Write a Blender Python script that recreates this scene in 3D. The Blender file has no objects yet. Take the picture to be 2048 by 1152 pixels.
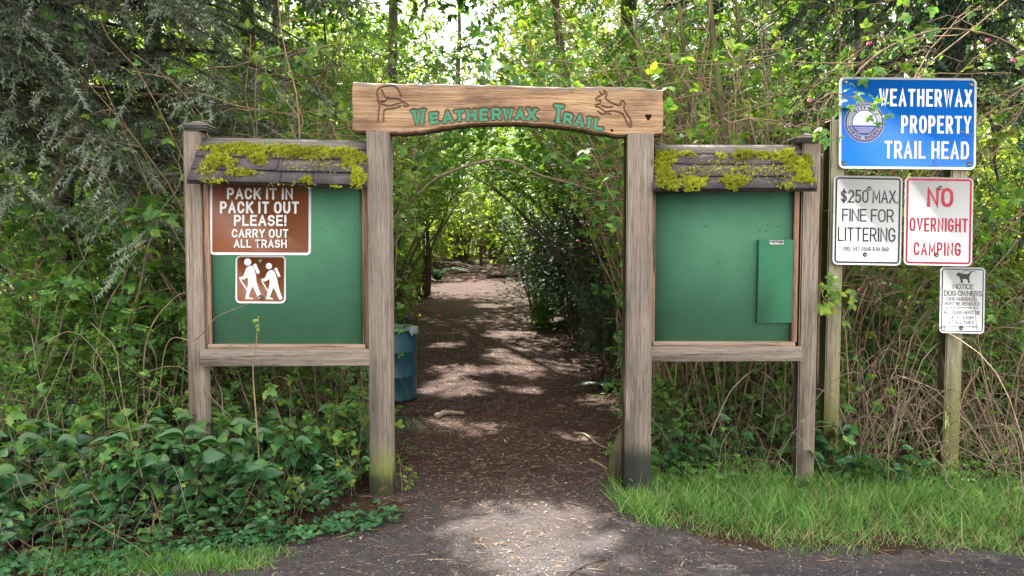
import bpy, math, random
import numpy as np
from mathutils import Vector, Matrix

scene = bpy.context.scene
col = scene.collection
R = math.radians

# ---------------------------------------------------------------- camera
F, PITCH, CAMZ = 1518.0, R(3.0), 1.52
cam = bpy.data.objects.new('camera', bpy.data.cameras.new('camera'))
col.objects.link(cam)
cam.location = (0, 0, CAMZ)
cam.rotation_euler = (R(90) - PITCH, 0, 0)
cam.data.sensor_width = 36.0
cam.data.lens = F / 2048 * 36.0
cam.data.clip_start = 0.05
cam.data.clip_end = 600
scene.camera = cam

# ---------------------------------------------------------------- sky, sun, exposure
SUN_AZ, SUN_EL = R(-20), R(52)          # azimuth from +Y towards +X
SUN = np.array([math.sin(SUN_AZ) * math.cos(SUN_EL), math.cos(SUN_AZ) * math.cos(SUN_EL), math.sin(SUN_EL)])
world = bpy.data.worlds.new('World')
scene.world = world
world.use_nodes = True
wn, wl = world.node_tree.nodes, world.node_tree.links
sky = wn.new('ShaderNodeTexSky')
sky.sky_type = 'NISHITA'
sky.sun_disc = False
sky.sun_elevation = SUN_EL
sky.sun_rotation = SUN_AZ
sky.dust_density = 2.5
wtc = wn.new('ShaderNodeTexCoord')
wno = wn.new('ShaderNodeTexNoise'); wno.inputs['Scale'].default_value = 2.2; wno.inputs['Detail'].default_value = 6
wrp = wn.new('ShaderNodeValToRGB')
wrp.color_ramp.elements[0].position = 0.36; wrp.color_ramp.elements[1].position = 0.56
wmx = wn.new('ShaderNodeMixRGB'); wmx.inputs[2].default_value = (11.0, 10.6, 10.0, 1)
wl.new(wtc.outputs['Generated'], wno.inputs['Vector'])
wl.new(wno.outputs['Fac'], wrp.inputs['Fac'])
wl.new(wrp.outputs['Color'], wmx.inputs[0])
wl.new(sky.outputs['Color'], wmx.inputs[1])
wl.new(wmx.outputs['Color'], wn['Background'].inputs['Color'])
wn['Background'].inputs['Strength'].default_value = 0.08
sl = bpy.data.lights.new('sun', 'SUN')
sl.energy = 5.0
sl.angle = R(0.5)
sl.color = (1.0, 0.95, 0.86)
sun = bpy.data.objects.new('sun', sl)
col.objects.link(sun)
sun.rotation_euler = Vector(SUN).to_track_quat('Z', 'Y').to_euler()
scene.view_settings.view_transform = 'Standard'
scene.view_settings.look = 'None'
scene.view_settings.gamma = 1
scene.view_settings.exposure = 2.2
scene.cycles.use_denoising = True
scene.cycles.max_bounces = 6
scene.cycles.diffuse_bounces = 4
scene.cycles.glossy_bounces = 2
scene.cycles.transmission_bounces = 3
scene.cycles.caustics_reflective = False
scene.cycles.caustics_refractive = False
scene.cycles.sample_clamp_indirect = 6

# ---------------------------------------------------------------- pixel rays and terrain
cp, sp = math.cos(PITCH), math.sin(PITCH)
def ray(px, py):
    u, v = (px - 1024) / F, (576 - py) / F
    return np.array([u, cp + v * sp, -sp + v * cp])
def at(px, py, Y):
    d = ray(px, py)
    return np.array([0, 0, CAMZ]) + d * (Y / d[1])
def smooth(a, b, x):
    t = np.clip((np.asarray(x, float) - a) / (b - a), 0, 1)
    return t * t * (3 - 2 * t)
TY = np.array([-50, 4.6, 7.6, 11.3, 18, 27, 31, 36, 42, 60.])
TX = np.array([-.04, -.04, -.10, -.5, -1.35, -1.8, -1.3, .8, 5, 16.])
TW = np.array([.75, .75, 1.1, 1.05, .9, 1.15, 1.1, 1.0, 1.0, 1.0])
def trail_x(y): return np.interp(y, TY, TX)
def trail_w(y): return np.interp(y, TY, TW)
def height(x, y):
    x = np.asarray(x, float); y = np.asarray(y, float)
    h = 0.03 * np.clip(y - 8, 0, 60)
    off = np.abs(x - trail_x(y)) - trail_w(y)
    bank = smooth(0.0, 1.6, off) * smooth(4.4, 6.0, y)
    h = h + bank * (0.14 + 0.05 * np.sin(x * 1.7 + y * .6) + 0.04 * np.sin(y * 2.1 - x))
    h = h + 0.015 * smooth(0.9, 2.2, x) * smooth(3.8, 5.0, y)
    h = h + 0.012 * np.sin(x * 5.1 + 1.3) * np.sin(y * 4.3) + 0.006 * np.sin(x * 13 + y * 7) * np.sin(y * 11 - x * 3)
    return h
def gpt(px, py):
    d = ray(px, py); t0 = None
    for t in np.linspace(1, 60, 3000):
        p = np.array([0, 0, CAMZ]) + d * t
        if p[2] <= height(p[0], p[1]): return p
    return p
def gx(px, Y):
    x = (px - 1024) / F * Y
    return np.array([x, Y, float(height(x, Y))])

# sunny gaps: holes in the canopy that let the sun reach these places on the ground (metres)
PATCH = []
def patch(px, py, rx, ry):
    p = gpt(px, py); q = gpt(px + rx, py); a = gpt(px, py - ry); b = gpt(px, py + ry)
    PATCH.append((p[0], p[1], abs(q[0] - p[0]), abs(a[1] - b[1]) / 2))
for a in [(985, 1030, 50, 22), (1090, 1090, 110, 62), (1110, 1025, 70, 16), (950, 1065, 40, 14), (1190, 1100, 30, 20), (905, 775, 70, 18), (915, 745, 45, 9), (1010, 706, 32, 13),
          (1050, 735, 60, 12), (870, 845, 60, 12), (965, 858, 45, 9), (1050, 779, 20, 7), (1200, 803, 25, 10),
          (830, 577, 60, 5), (930, 582, 40, 3), (1120, 560, 30, 4), (1090, 640, 30, 5), (1020, 668, 40, 5), (900, 690, 30, 5), (960, 530, 60, 8), (985, 612, 30, 3), (1160, 880, 30, 8),
          (1290, 830, 50, 14), (1330, 760, 40, 10), (1960, 990, 60, 20)]:
    patch(*a)
NEAR = len(PATCH)
PATCH += [(-2.2, 23.5, 1.6, 2.2), (-1.6, 28, 2.6, 3.0), (-.6, 33, 3.2, 3.0), (-4.5, 26, 1.5, 2.5), (1.6, 27, 1.6, 2.5), (-1.0, 38, 4, 3)]   # the bright bend at the far end
PATCH = np.array(PATCH)
def in_sun(P, rng, z0=0.0, field=True, npatch=99, mg=.03):
    """Which of the points P would shade one of the sunny gaps."""
    g = P - SUN[None, :] * ((P[:, 2:3] - z0) / SUN[2])
    x, y = g[:, 0] + rng.normal(0, .05, len(P)), g[:, 1] + rng.normal(0, .05, len(P))
    hit = np.zeros(len(P), bool)
    for (cx, cy, rx, ry) in PATCH[:npatch]:
        hh = 0.03 * max(cy - 8, 0)
        k = hh / SUN[2]
        dx, dy = x + SUN[0] * k - cx, y + SUN[1] * k - cy
        hit |= (dx / (rx + mg)) ** 2 + (dy / (ry + mg)) ** 2 < 1.0
    if not field: return hit
    # loose, broken canopy over the wood behind: many small gaps there, few above the boards
    f = np.sin(x * 4.1 + 1.7 * np.sin(y * 1.9)) + np.sin(y * 3.3 + 1.9 * np.sin(x * 2.3 + 1)) + .8 * np.sin(x * 7.7 - y * 5.9) + .6 * np.sin(x * 2.1 + y * 9.1)
    thr = np.interp(y, [1.5, 4.6, 6, 9, 12, 16, 60], [1.9, 1.7, 1.3, .6, .0, -.5, -.7]) + 1.6 * ((np.abs(x - trail_x(y)) < 1.4) & (y < 19)) + .5 * ((np.abs(x) < 2.2) & (y < 5))
    hit |= f > thr
    return hit

# ---------------------------------------------------------------- mesh collecting
class MB:
    def __init__(s): s.v = []; s.f = []; s.n = 0; s.tn = 0; s.sizes = None
    def add(s, v, *faces):
        v = np.asarray(v, float).reshape(-1, 3)
        for f in faces:
            f = np.asarray(f, np.int64)
            if f.size: s.f.append(f.reshape(-1, f.shape[-1]) + s.n)
        s.v.append(v); s.n += len(v)
    def poly(s, pts): s.add(pts, [list(range(len(pts)))])
    def inst(s, tpl, M, T):
        """tpl = (verts, [faces...]); M (m,3,3) with columns = local axes; T (m,3)"""
        tv, tf = tpl
        m, n = len(T), len(tv); s.tn = n
        if m == 0: return
        v = np.einsum('mij,nj->mni', M, tv) + T[:, None, :]
        fs = [(f[None] + (np.arange(m) * n)[:, None, None]).reshape(-1, f.shape[1]) for f in tf]
        s.add(v.reshape(-1, 3), *fs)
    def build(s, name, mat, parent=None, smooth_shade=False, loc=None):
        me = bpy.data.meshes.new(name)
        v = np.concatenate(s.v) if s.v else np.zeros((0, 3))
        if loc is None and parent is not None: loc = (0, 0, 0); off = np.array(ROOT.get(parent.name, (0, 0, 0)))
        else: off = np.array(loc if loc is not None else (0, 0, 0), float)
        v = v - off
        me.vertices.add(len(v)); me.vertices.foreach_set('co', v.astype(np.float32).ravel())
        tot = np.concatenate([np.full(len(f), f.shape[1], np.int32) for f in s.f]) if s.f else np.zeros(0, np.int32)
        idx = np.concatenate([f.ravel() for f in s.f]).astype(np.int32) if s.f else np.zeros(0, np.int32)
        me.loops.add(len(idx)); me.loops.foreach_set('vertex_index', idx)
        me.polygons.add(len(tot))
        st = np.zeros(len(tot), np.int32); st[1:] = np.cumsum(tot)[:-1]
        me.polygons.foreach_set('loop_start', st)
        me.polygons.foreach_set('loop_total', tot)
        if smooth_shade: me.polygons.foreach_set('use_smooth', np.ones(len(tot), bool))
        me.update(calc_edges=True); me.validate()
        if s.tn: me['tn'] = s.tn
        if s.sizes: me['sizes'] = s.sizes
        for mm in (mat if isinstance(mat, (list, tuple)) else [mat]): me.materials.append(mm)
        o = bpy.data.objects.new(name, me); col.objects.link(o)
        if parent is not None:
            o.parent = parent
            ROOT[o.name] = ROOT.get(parent.name, (0, 0, 0))
        else:
            o.location = tuple(off); ROOT[o.name] = tuple(off)
        return o
ROOT = {}
def tag(o, label=None, cat=None, group=None, kind=None):
    for k, v in (('label', label), ('category', cat), ('group', group), ('kind', kind)):
        if v: o[k] = v
    return o
def thing(name, label, cat, loc=(0, 0, 0), group=None, rz=0):
    o = bpy.data.objects.new(name, None); col.objects.link(o)
    o.location = tuple(float(a) for a in loc); o.rotation_euler = (0, 0, rz); o.empty_display_size = .1
    ROOT[o.name] = tuple(float(a) for a in loc)
    return tag(o, label, cat, group)
def copy_tree(root, loc, rz=0, sc=1, label=None, group=None):
    r = root.copy(); col.objects.link(r)
    r.location = tuple(float(a) for a in loc); r.rotation_euler = (0, 0, rz)
    r.scale = (sc, sc, sc) if not isinstance(sc, tuple) else sc
    if label: r['label'] = label
    if group: r['group'] = group
    for ch in [c for c in col.objects if c.parent == root]:
        c = ch.copy(); col.objects.link(c); c.parent = r
    return r

def world_of(root): return np.array(Matrix.Translation(root.location) @ root.rotation_euler.to_matrix().to_4x4() @ Matrix.Diagonal((*root.scale, 1)))
def thin_out(root, rng, corridor=True):
    """the plant keeps out of the trodden corridor of the path and leaves the sunny gaps open"""
    M = world_of(root)
    for c in [c for c in col.objects if c.parent == root]:
        me = c.data; n = me.get('tn', 0); sz = me.get('sizes')
        lv = c.name.startswith('leaves')
        if lv and not n or not lv and sz is None: continue
        v = np.empty(len(me.vertices) * 3, np.float32); me.vertices.foreach_get('co', v); v = v.reshape(-1, 3)
        isl = np.arange(len(v)) // n if lv else np.repeat(np.arange(len(sz)), list(sz))
        ni = isl[-1] + 1
        w = v @ M[:3, :3].T + M[:3, 3]
        bad = np.zeros(len(v), bool)
        if corridor:
            k = trail_x(w[:, 1]); hw_ = trail_w(w[:, 1]) - .12 + .12 * np.sin(w[:, 1] * 3)
            dz = w[:, 2] - height(w[:, 0], w[:, 1])
            bad |= (np.abs(w[:, 0] - k) < hw_ * np.clip((2.7 - dz) / 1.2, 0, 1)) & (w[:, 1] > 4.9)
        bad |= in_sun(w, rng, 0, False, NEAR) if lv else in_sun(w, rng, 0, False, 6)
        drop = np.zeros(ni, bool); drop[isl[bad]] = True; keep = ~drop
        if keep.all(): continue
        li = np.empty(len(me.loops), np.int32); me.loops.foreach_get('vertex_index', li)
        lt = np.empty(len(me.polygons), np.int32); me.polygons.foreach_get('loop_total', lt)
        vk = keep[isl]; remap = np.cumsum(vk) - 1
        mb = MB(); mb.v = [v[vk]]; mb.n = 1; mb.tn = n if lv else 0
        ok = vk[li]; lk = np.repeat(lt, lt)
        mb.f = [remap[li[ok & (lk == k)]].reshape(-1, k) for k in np.unique(lt) if (ok & (lk == k)).any()]
        if not mb.f: continue
        o = mb.build('leaves', me.materials[0]); c.data = o.data; bpy.data.objects.remove(o)

BOXF = np.array([[0, 3, 2, 1], [4, 5, 6, 7], [0, 1, 5, 4], [1, 2, 6, 5], [2, 3, 7, 6], [3, 0, 4, 7]])
def box(mb, x0, x1, y0, y1, z0, z1, bev=0.0):
    if bev <= 0:
        v = [(x0, y0, z0), (x1, y0, z0), (x1, y1, z0), (x0, y1, z0), (x0, y0, z1), (x1, y0, z1), (x1, y1, z1), (x0, y1, z1)]
        mb.add(v, BOXF); return
    # chamfered box: three shrunken rectangles joined
    b = bev; V = []; idx = {}
    for sx in (0, 1):
        for sy in (0, 1):
            for sz in (0, 1):
                X, Y, Z = (x1 if sx else x0), (y1 if sy else y0), (z1 if sz else z0)
                ix, iy, iz = (X - b if sx else X + b), (Y - b if sy else Y + b), (Z - b if sz else Z + b)
                idx[sx, sy, sz, 0] = len(V); V.append((X, iy, iz))
                idx[sx, sy, sz, 1] = len(V); V.append((ix, Y, iz))
                idx[sx, sy, sz, 2] = len(V); V.append((ix, iy, Z))
    Q = []; T = []
    for s in (0, 1):
        q = [idx[s, 0, 0, 0], idx[s, 1, 0, 0], idx[s, 1, 1, 0], idx[s, 0, 1, 0]]; Q.append(q if s else q[::-1])
        q = [idx[0, s, 0, 1], idx[1, s, 0, 1], idx[1, s, 1, 1], idx[0, s, 1, 1]]; Q.append(q[::-1] if s else q)
        q = [idx[0, 0, s, 2], idx[1, 0, s, 2], idx[1, 1, s, 2], idx[0, 1, s, 2]]; Q.append(q if s else q[::-1])
    for a in (0, 1):
        for c in (0, 1):
            Q.append([idx[a, c, 0, 0], idx[a, c, 1, 0], idx[a, c, 1, 1], idx[a, c, 0, 1]])
            Q.append([idx[a, 0, c, 0], idx[a, 1, c, 0], idx[a, 1, c, 2], idx[a, 0, c, 2]])
            Q.append([idx[0, a, c, 1], idx[1, a, c, 1], idx[1, a, c, 2], idx[0, a, c, 2]])
            for e in (0, 1): T.append([idx[a, c, e, 0], idx[a, c, e, 1], idx[a, c, e, 2]])
    mb.add(V, Q, T)

def tube(mb, path, rad, sides=5, cap=True):
    P = np.asarray(path, float); n = len(P)
    r = np.full(n, rad) if np.isscalar(rad) else np.asarray(rad, float)
    t = np.gradient(P, axis=0); t /= np.linalg.norm(t, axis=1)[:, None] + 1e-9
    ref = np.array([0, 0, 1.]) if abs(t[:, 2]).mean() < .8 else np.array([1., 0, 0])
    a = np.cross(t, ref); a /= np.linalg.norm(a, axis=1)[:, None] + 1e-9
    b = np.cross(t, a)
    ang = np.arange(sides) / sides * 2 * math.pi
    ring = P[:, None] + r[:, None, None] * (np.cos(ang)[None, :, None] * a[:, None] + np.sin(ang)[None, :, None] * b[:, None])
    i = np.arange(n - 1)[:, None] * sides; k = np.arange(sides)[None]; k2 = (k + 1) % sides
    q = np.stack([i + k, i + k2, i + sides + k2, i + sides + k], -1).reshape(-1, 4)
    fs = [q]
    if cap and sides > 2:
        mb.add(ring.reshape(-1, 3), q, [list(range(sides))[::-1]], [[(n - 1) * sides + j for j in range(sides)]])
    else: mb.add(ring.reshape(-1, 3), q)
def bez(pts, n):
    """Catmull-Rom through pts"""
    P = np.asarray(pts, float); P = np.vstack([2 * P[0] - P[1], P, 2 * P[-1] - P[-2]])
    m = len(P) - 3; out = []
    for u in np.linspace(0, m - 1e-6, n):
        i = int(u); t = u - i; a, b, c, d = P[i:i + 4]
        out.append(.5 * (2 * b + (c - a) * t + (2 * a - 5 * b + 4 * c - d) * t * t + (3 * b - a - 3 * c + d) * t ** 3))
    return np.array(out)
def frames(D, U, S):
    """local x = side, y = direction D, z = normal near U, scaled by S"""
    D = D / (np.linalg.norm(D, axis=1)[:, None] + 1e-9)
    X = np.cross(D, U); X /= np.linalg.norm(X, axis=1)[:, None] + 1e-9
    N = np.cross(X, D)
    S = np.asarray(S, float)
    if S.ndim == 1: S = np.repeat(S[:, None], 3, 1)
    return np.stack([X * S[:, :1], D * S[:, 1:2], N * S[:, 2:3]], -1)
def rnd_dir(rng, n):
    v = rng.normal(size=(n, 3)); return v / np.linalg.norm(v, axis=1)[:, None]

# ---------------------------------------------------------------- materials
def new_mat(name):
    m = bpy.data.materials.new(name); m.use_nodes = True
    nt = m.node_tree; return m, nt.nodes, nt.links, nt.nodes['Principled BSDF']
def ramp(n, stops, interp='LINEAR'):
    r = n.new('ShaderNodeValToRGB'); r.color_ramp.interpolation = interp
    e = r.color_ramp.elements
    while len(e) < len(stops): e.new(0.5)
    for el, (p, c) in zip(e, stops): el.position = p; el.color = (*c, 1) if len(c) == 3 else c
    return r
def noise(n, l, vec, scale, detail=4, rough=.55, mapping=None):
    t = n.new('ShaderNodeTexNoise'); t.inputs['Scale'].default_value = scale
    t.inputs['Detail'].default_value = detail; t.inputs['Roughness'].default_value = rough
    if mapping is not None:
        mp = n.new('ShaderNodeMapping'); mp.inputs['Scale'].default_value = mapping
        l.new(vec, mp.inputs['Vector']); vec = mp.outputs['Vector']
    l.new(vec, t.inputs['Vector']); return t
def mix(n, l, fac, a, b, mode='MIX'):
    m = n.new('ShaderNodeMixRGB'); m.blend_type = mode
    for i, s in ((0, fac), (1, a), (2, b)):
        if isinstance(s, (int, float)): m.inputs[i].default_value = s
        elif isinstance(s, tuple): m.inputs[i].default_value = (*s, 1)
        else: l.new(s, m.inputs[i])
    return m.outputs['Color']
def mth(n, l, op, a, b=0.0, clamp=False):
    m = n.new('ShaderNodeMath'); m.operation = op; m.use_clamp = clamp
    for i, s in ((0, a), (1, b)):
        if isinstance(s, (int, float)): m.inputs[i].default_value = s
        else: l.new(s, m.inputs[i])
    return m.outputs[0]
def bump(n, l, h, p, strength=.4, dist=.01):
    b = n.new('ShaderNodeBump'); b.inputs['Strength'].default_value = strength; b.inputs['Distance'].default_value = dist
    l.new(h, b.inputs['Height']); l.new(b.outputs['Normal'], p.inputs['Normal'])
def leaf_mat(name, c1, c2, c3=None, trans=.35, rough=.42, spec=.35, tcol=(1.25, 1.2, .5), veins=False):
    m, n, l, p = new_mat(name)
    g = n.new('ShaderNodeNewGeometry')
    stops = [(0.0, c1), (0.55, c2)] + ([(1.0, c3)] if c3 else [])
    r = ramp(n, stops); l.new(g.outputs['Random Per Island'], r.inputs['Fac'])
    tc = n.new('ShaderNodeTexCoord')
    nz = noise(n, l, tc.outputs['Object'], 7, 2)
    vr = ramp(n, [(.3, (.72, .72, .72)), (.7, (1.25, 1.25, 1.25))]); l.new(nz.outputs['Fac'], vr.inputs['Fac'])
    c = mix(n, l, 1.0, r.outputs['Color'], vr.outputs['Color'], 'MULTIPLY')
    l.new(c, p.inputs['Base Color']); p.inputs['Roughness'].default_value = rough
    p.inputs['Specular IOR Level'].default_value = spec
    tr = n.new('ShaderNodeBsdfTranslucent')
    tcl = mix(n, l, 1.0, c, tcol, 'MULTIPLY'); l.new(tcl, tr.inputs['Color'])
    ms = n.new('ShaderNodeMixShader'); ms.inputs[0].default_value = trans
    l.new(p.outputs[0], ms.inputs[1]); l.new(tr.outputs[0], ms.inputs[2])
    l.new(ms.outputs[0], n['Material Output'].inputs['Surface'])
    return m
def bark_mat(name, c1, c2, moss=None, mossamt=.5, scale=30, stretch=(1, 1, .18)):
    m, n, l, p = new_mat(name)
    tc = n.new('ShaderNodeTexCoord'); g = n.new('ShaderNodeNewGeometry')
    t = noise(n, l, tc.outputs['Object'], scale, 6, .65, stretch)
    r = ramp(n, [(.3, c1), (.7, c2)]); l.new(t.outputs['Fac'], r.inputs['Fac'])
    rv = ramp(n, [(0, (.65, .65, .65)), (1, (1.3, 1.25, 1.2))]); l.new(g.outputs['Random Per Island'], rv.inputs['Fac'])
    c = mix(n, l, 1.0, r.outputs['Color'], rv.outputs['Color'], 'MULTIPLY')
    if moss:
        t2 = noise(n, l, tc.outputs['Object'], 4, 5, .6)
        r2 = ramp(n, [(mossamt - .08, (0, 0, 0)), (mossamt + .08, (1, 1, 1))]); l.new(t2.outputs['Fac'], r2.inputs['Fac'])
        c = mix(n, l, r2.outputs['Color'], c, moss)
    l.new(c, p.inputs['Base Color']); p.inputs['Roughness'].default_value = .85
    bump(n, l, t.outputs['Fac'], p, .6, .02)
    return m
def flat_mat(name, c, rough=.5, spec=.4, metal=0, dirt=.25, dscale=14):
    m, n, l, p = new_mat(name)
    tc = n.new('ShaderNodeTexCoord')
    t = noise(n, l, tc.outputs['Object'], dscale, 6, .65)
    r = ramp(n, [(.3, tuple(x * (1 - dirt) for x in c)), (.65, c)]); l.new(t.outputs['Fac'], r.inputs['Fac'])
    l.new(r.outputs['Color'], p.inputs['Base Color'])
    p.inputs['Roughness'].default_value = rough; p.inputs['Specular IOR Level'].default_value = spec; p.inputs['Metallic'].default_value = metal
    rr = ramp(n, [(.3, (rough + .15,) * 3), (.7, (rough - .05,) * 3)]); l.new(t.outputs['Fac'], rr.inputs['Fac']); l.new(rr.outputs['Color'], p.inputs['Roughness'])
    return m
def wood_mat(name, c1, c2, axis='z', algae=None, algae_h=0.0, stain=None, stain_h=0.0, knots=True):
    """weathered timber with grain along one axis; algae and a damp stain climb from the foot in ragged shapes"""
    m, n, l, p = new_mat(name)
    tc = n.new('ShaderNodeTexCoord'); o = tc.outputs['Object']
    st = {'z': (26, 26, .9), 'x': (.9, 26, 26)}[axis]
    t = noise(n, l, o, 2.6, 7, .62, st)
    t2 = noise(n, l, o, 9.0, 5, .6, st)
    t3 = noise(n, l, o, 1.3, 3, .5)
    r = ramp(n, [(.3, c1), (.68, c2)]); l.new(t.outputs['Fac'], r.inputs['Fac'])
    r2 = ramp(n, [(.36, (.55, .53, .5)), (.5, (1, 1, 1)), (.8, (1.12, 1.1, 1.08))]); l.new(t2.outputs['Fac'], r2.inputs['Fac'])
    r3 = ramp(n, [(.3, (.8, .8, .8)), (.7, (1.15, 1.12, 1.1))]); l.new(t3.outputs['Fac'], r3.inputs['Fac'])
    c = mix(n, l, 1.0, r.outputs['Color'], r2.outputs['Color'], 'MULTIPLY')
    c = mix(n, l, 1.0, c, r3.outputs['Color'], 'MULTIPLY')
    if knots:
        v = n.new('ShaderNodeTexVoronoi'); v.inputs['Scale'].default_value = 2.3
        mp = n.new('ShaderNodeMapping'); mp.inputs['Scale'].default_value = {'z': (2.4, 2.4, 1), 'x': (1, 2.4, 2.4)}[axis]
        l.new(o, mp.inputs['Vector']); l.new(mp.outputs['Vector'], v.inputs['Vector'])
        kr = ramp(n, [(.03, (.35, .3, .26)), (.075, (1, 1, 1))]); l.new(v.outputs['Distance'], kr.inputs['Fac'])
        c = mix(n, l, .8, c, kr.outputs['Color'], 'MULTIPLY')
    ck = noise(n, l, o, 5.0, 3, .5, {'z': (16, 16, .35), 'x': (.35, 16, 16)}[axis])
    cr_ = ramp(n, [(.30, (.25, .22, .2)), (.345, (1, 1, 1))]); l.new(ck.outputs['Fac'], cr_.inputs['Fac'])
    c = mix(n, l, .8, c, cr_.outputs['Color'], 'MULTIPLY')
    sx = n.new('ShaderNodeSeparateXYZ'); l.new(o, sx.inputs[0])
    def climb(h, soft, tex):
        a = mth(n, l, 'SUBTRACT', h, sx.outputs['Z'])
        b = mth(n, l, 'DIVIDE', a, soft)
        d = mth(n, l, 'MULTIPLY', mth(n, l, 'SUBTRACT', tex, .5), 3.2)
        return mth(n, l, 'ADD', b, d, True)
    if algae: c = mix(n, l, mth(n, l, 'MULTIPLY', climb(algae_h, .35, t3.outputs['Fac']), .9), c, algae)
    if stain: c = mix(n, l, mth(n, l, 'MULTIPLY', climb(stain_h, .09, t2.outputs['Fac']), .9), c, stain)
    l.new(c, p.inputs['Base Color']); p.inputs['Roughness'].default_value = .78; p.inputs['Specular IOR Level'].default_value = .25
    bump(n, l, t2.outputs['Fac'], p, .35, .004)
    return m
# ---------------------------------------------------------------- lettering: stroke glyphs in a unit cell
def arc(cx, cy, rx, ry, a0, a1, n=9):
    a = np.radians(np.linspace(a0, a1, n)); return [(cx + rx * math.cos(t), cy + ry * math.sin(t)) for t in a]
def O_(): return [arc(.5, .68, .5, .32, 180, 0) + arc(.5, .32, .5, .32, 0, -180) + [(0, .68)]]
GL = {
 'A': (1.0, [[(0, 0), (.5, 1), (1, 0)], [(.19, .33), (.81, .33)]]),
 'B': (.88, [[(0, 0), (0, 1), (.55, 1)] + arc(.6, .76, .36, .24, 90, -90) + [(.0, .52)], [(.6, .52)] + arc(.62, .26, .38, .26, 90, -90) + [(0, 0)]]),
 'C': (.9, [arc(.5, .66, .5, .34, 15, 180) + arc(.5, .34, .5, .34, 180, 345)]),
 'D': (.92, [[(0, 0), (0, 1), (.45, 1)] + arc(.5, .66, .5, .34, 90, 0) + arc(.5, .34, .5, .34, 0, -90) + [(0, 0)]]),
 'E': (.8, [[(1, 1), (0, 1), (0, 0), (1, 0)], [(0, .52), (.85, .52)]]),
 'F': (.78, [[(1, 1), (0, 1), (0, 0)], [(0, .5), (.85, .5)]]),
 'G': (.95, [arc(.5, .66, .5, .34, 20, 180) + arc(.5, .34, .5, .34, 180, 360) + [(1, .45), (.58, .45)]]),
 'H': (.92, [[(0, 0), (0, 1)], [(1, 0), (1, 1)], [(0, .52), (1, .52)]]),
 'I': (.0, [[(.5, 0), (.5, 1)]]),
 'J': (.75, [[(1, 1), (1, .3)] + arc(.5, .3, .5, .3, 0, -180)]),
 'K': (.92, [[(0, 0), (0, 1)], [(1, 1), (0, .4)], [(.3, .58), (1, 0)]]),
 'L': (.75, [[(0, 1), (0, 0), (1, 0)]]),
 'M': (1.1, [[(0, 0), (0, 1), (.5, .25), (1, 1), (1, 0)]]),
 'N': (.95, [[(0, 0), (0, 1), (1, 0), (1, 1)]]),
 'O': (.98, O_()),
 'P': (.85, [[(0, 0), (0, 1), (.55, 1)] + arc(.62, .73, .38, .27, 90, -90) + [(0, .46)]]),
 'R': (.9, [[(0, 0), (0, 1), (.55, 1)] + arc(.6, .73, .38, .27, 90, -90) + [(0, .46)], [(.52, .46), (1, 0)]]),
 'S': (.86, [arc(.5, .75, .48, .25, 20, 180)[:] + arc(.5, .75, .48, .25, 180, 250, 5) + arc(.5, .27, .5, .27, 70, 0, 6) + arc(.5, .27, .5, .27, 0, -160)]),
 'T': (.88, [[(0, 1), (1, 1)], [(.5, 1), (.5, 0)]]),
 'U': (.92, [[(0, 1), (0, .34)] + arc(.5, .34, .5, .34, 180, 360) + [(1, 1)]]),
 'V': (1.0, [[(0, 1), (.5, 0), (1, 1)]]),
 'W': (1.3, [[(0, 1), (.25, 0), (.5, .95), (.75, 0), (1, 1)]]),
 'X': (.95, [[(0, 0), (1, 1)], [(0, 1), (1, 0)]]),
 'Y': (.95, [[(0, 1), (.5, .46), (1, 1)], [(.5, .46), (.5, 0)]]),
 '0': (.85, O_()),
 '1': (.35, [[(0, .8), (.8, 1), (.8, 0)]]),
 '2': (.85, [arc(.5, .7, .48, .3, 165, -20) + [(0, 0), (1, 0)]]),
 '3': (.85, [arc(.48, .76, .42, .24, 155, -90) + [(.4, .52)] + arc(.48, .26, .5, .26, 90, -160)]),
 '4': (.88, [[(.72, 0), (.72, 1), (0, .28), (1, .28)]]),
 '5': (.85, [[(.9, 1), (.12, 1), (.05, .52)] + arc(.48, .32, .5, .32, 125, -155)]),
 '6': (.85, [arc(.5, .72, .46, .28, 30, 180) + [(0, .3)] + arc(.5, .3, .5, .3, 180, 540, 17)]),
 '8': (.85, [arc(.5, .76, .42, .24, -90, 270, 17), arc(.5, .27, .5, .27, 90, 450, 17)]),
 '9': (.85, [arc(.5, .28, .46, .28, 210, 360) + [(1, .7)] + arc(.5, .7, .5, .3, 0, 360, 17)]),
 '.': (.0, [[(.5, 0), (.5, .02)]]),
 '!': (.0, [[(.5, .32), (.5, 1)], [(.5, 0), (.5, .02)]]),
 '$': (.82, [arc(.5, .72, .48, .2, 20, 250, 12) + arc(.5, .3, .5, .22, 70, -160, 14), [(.5, -.06), (.5, 1.08)]]),
}
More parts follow.
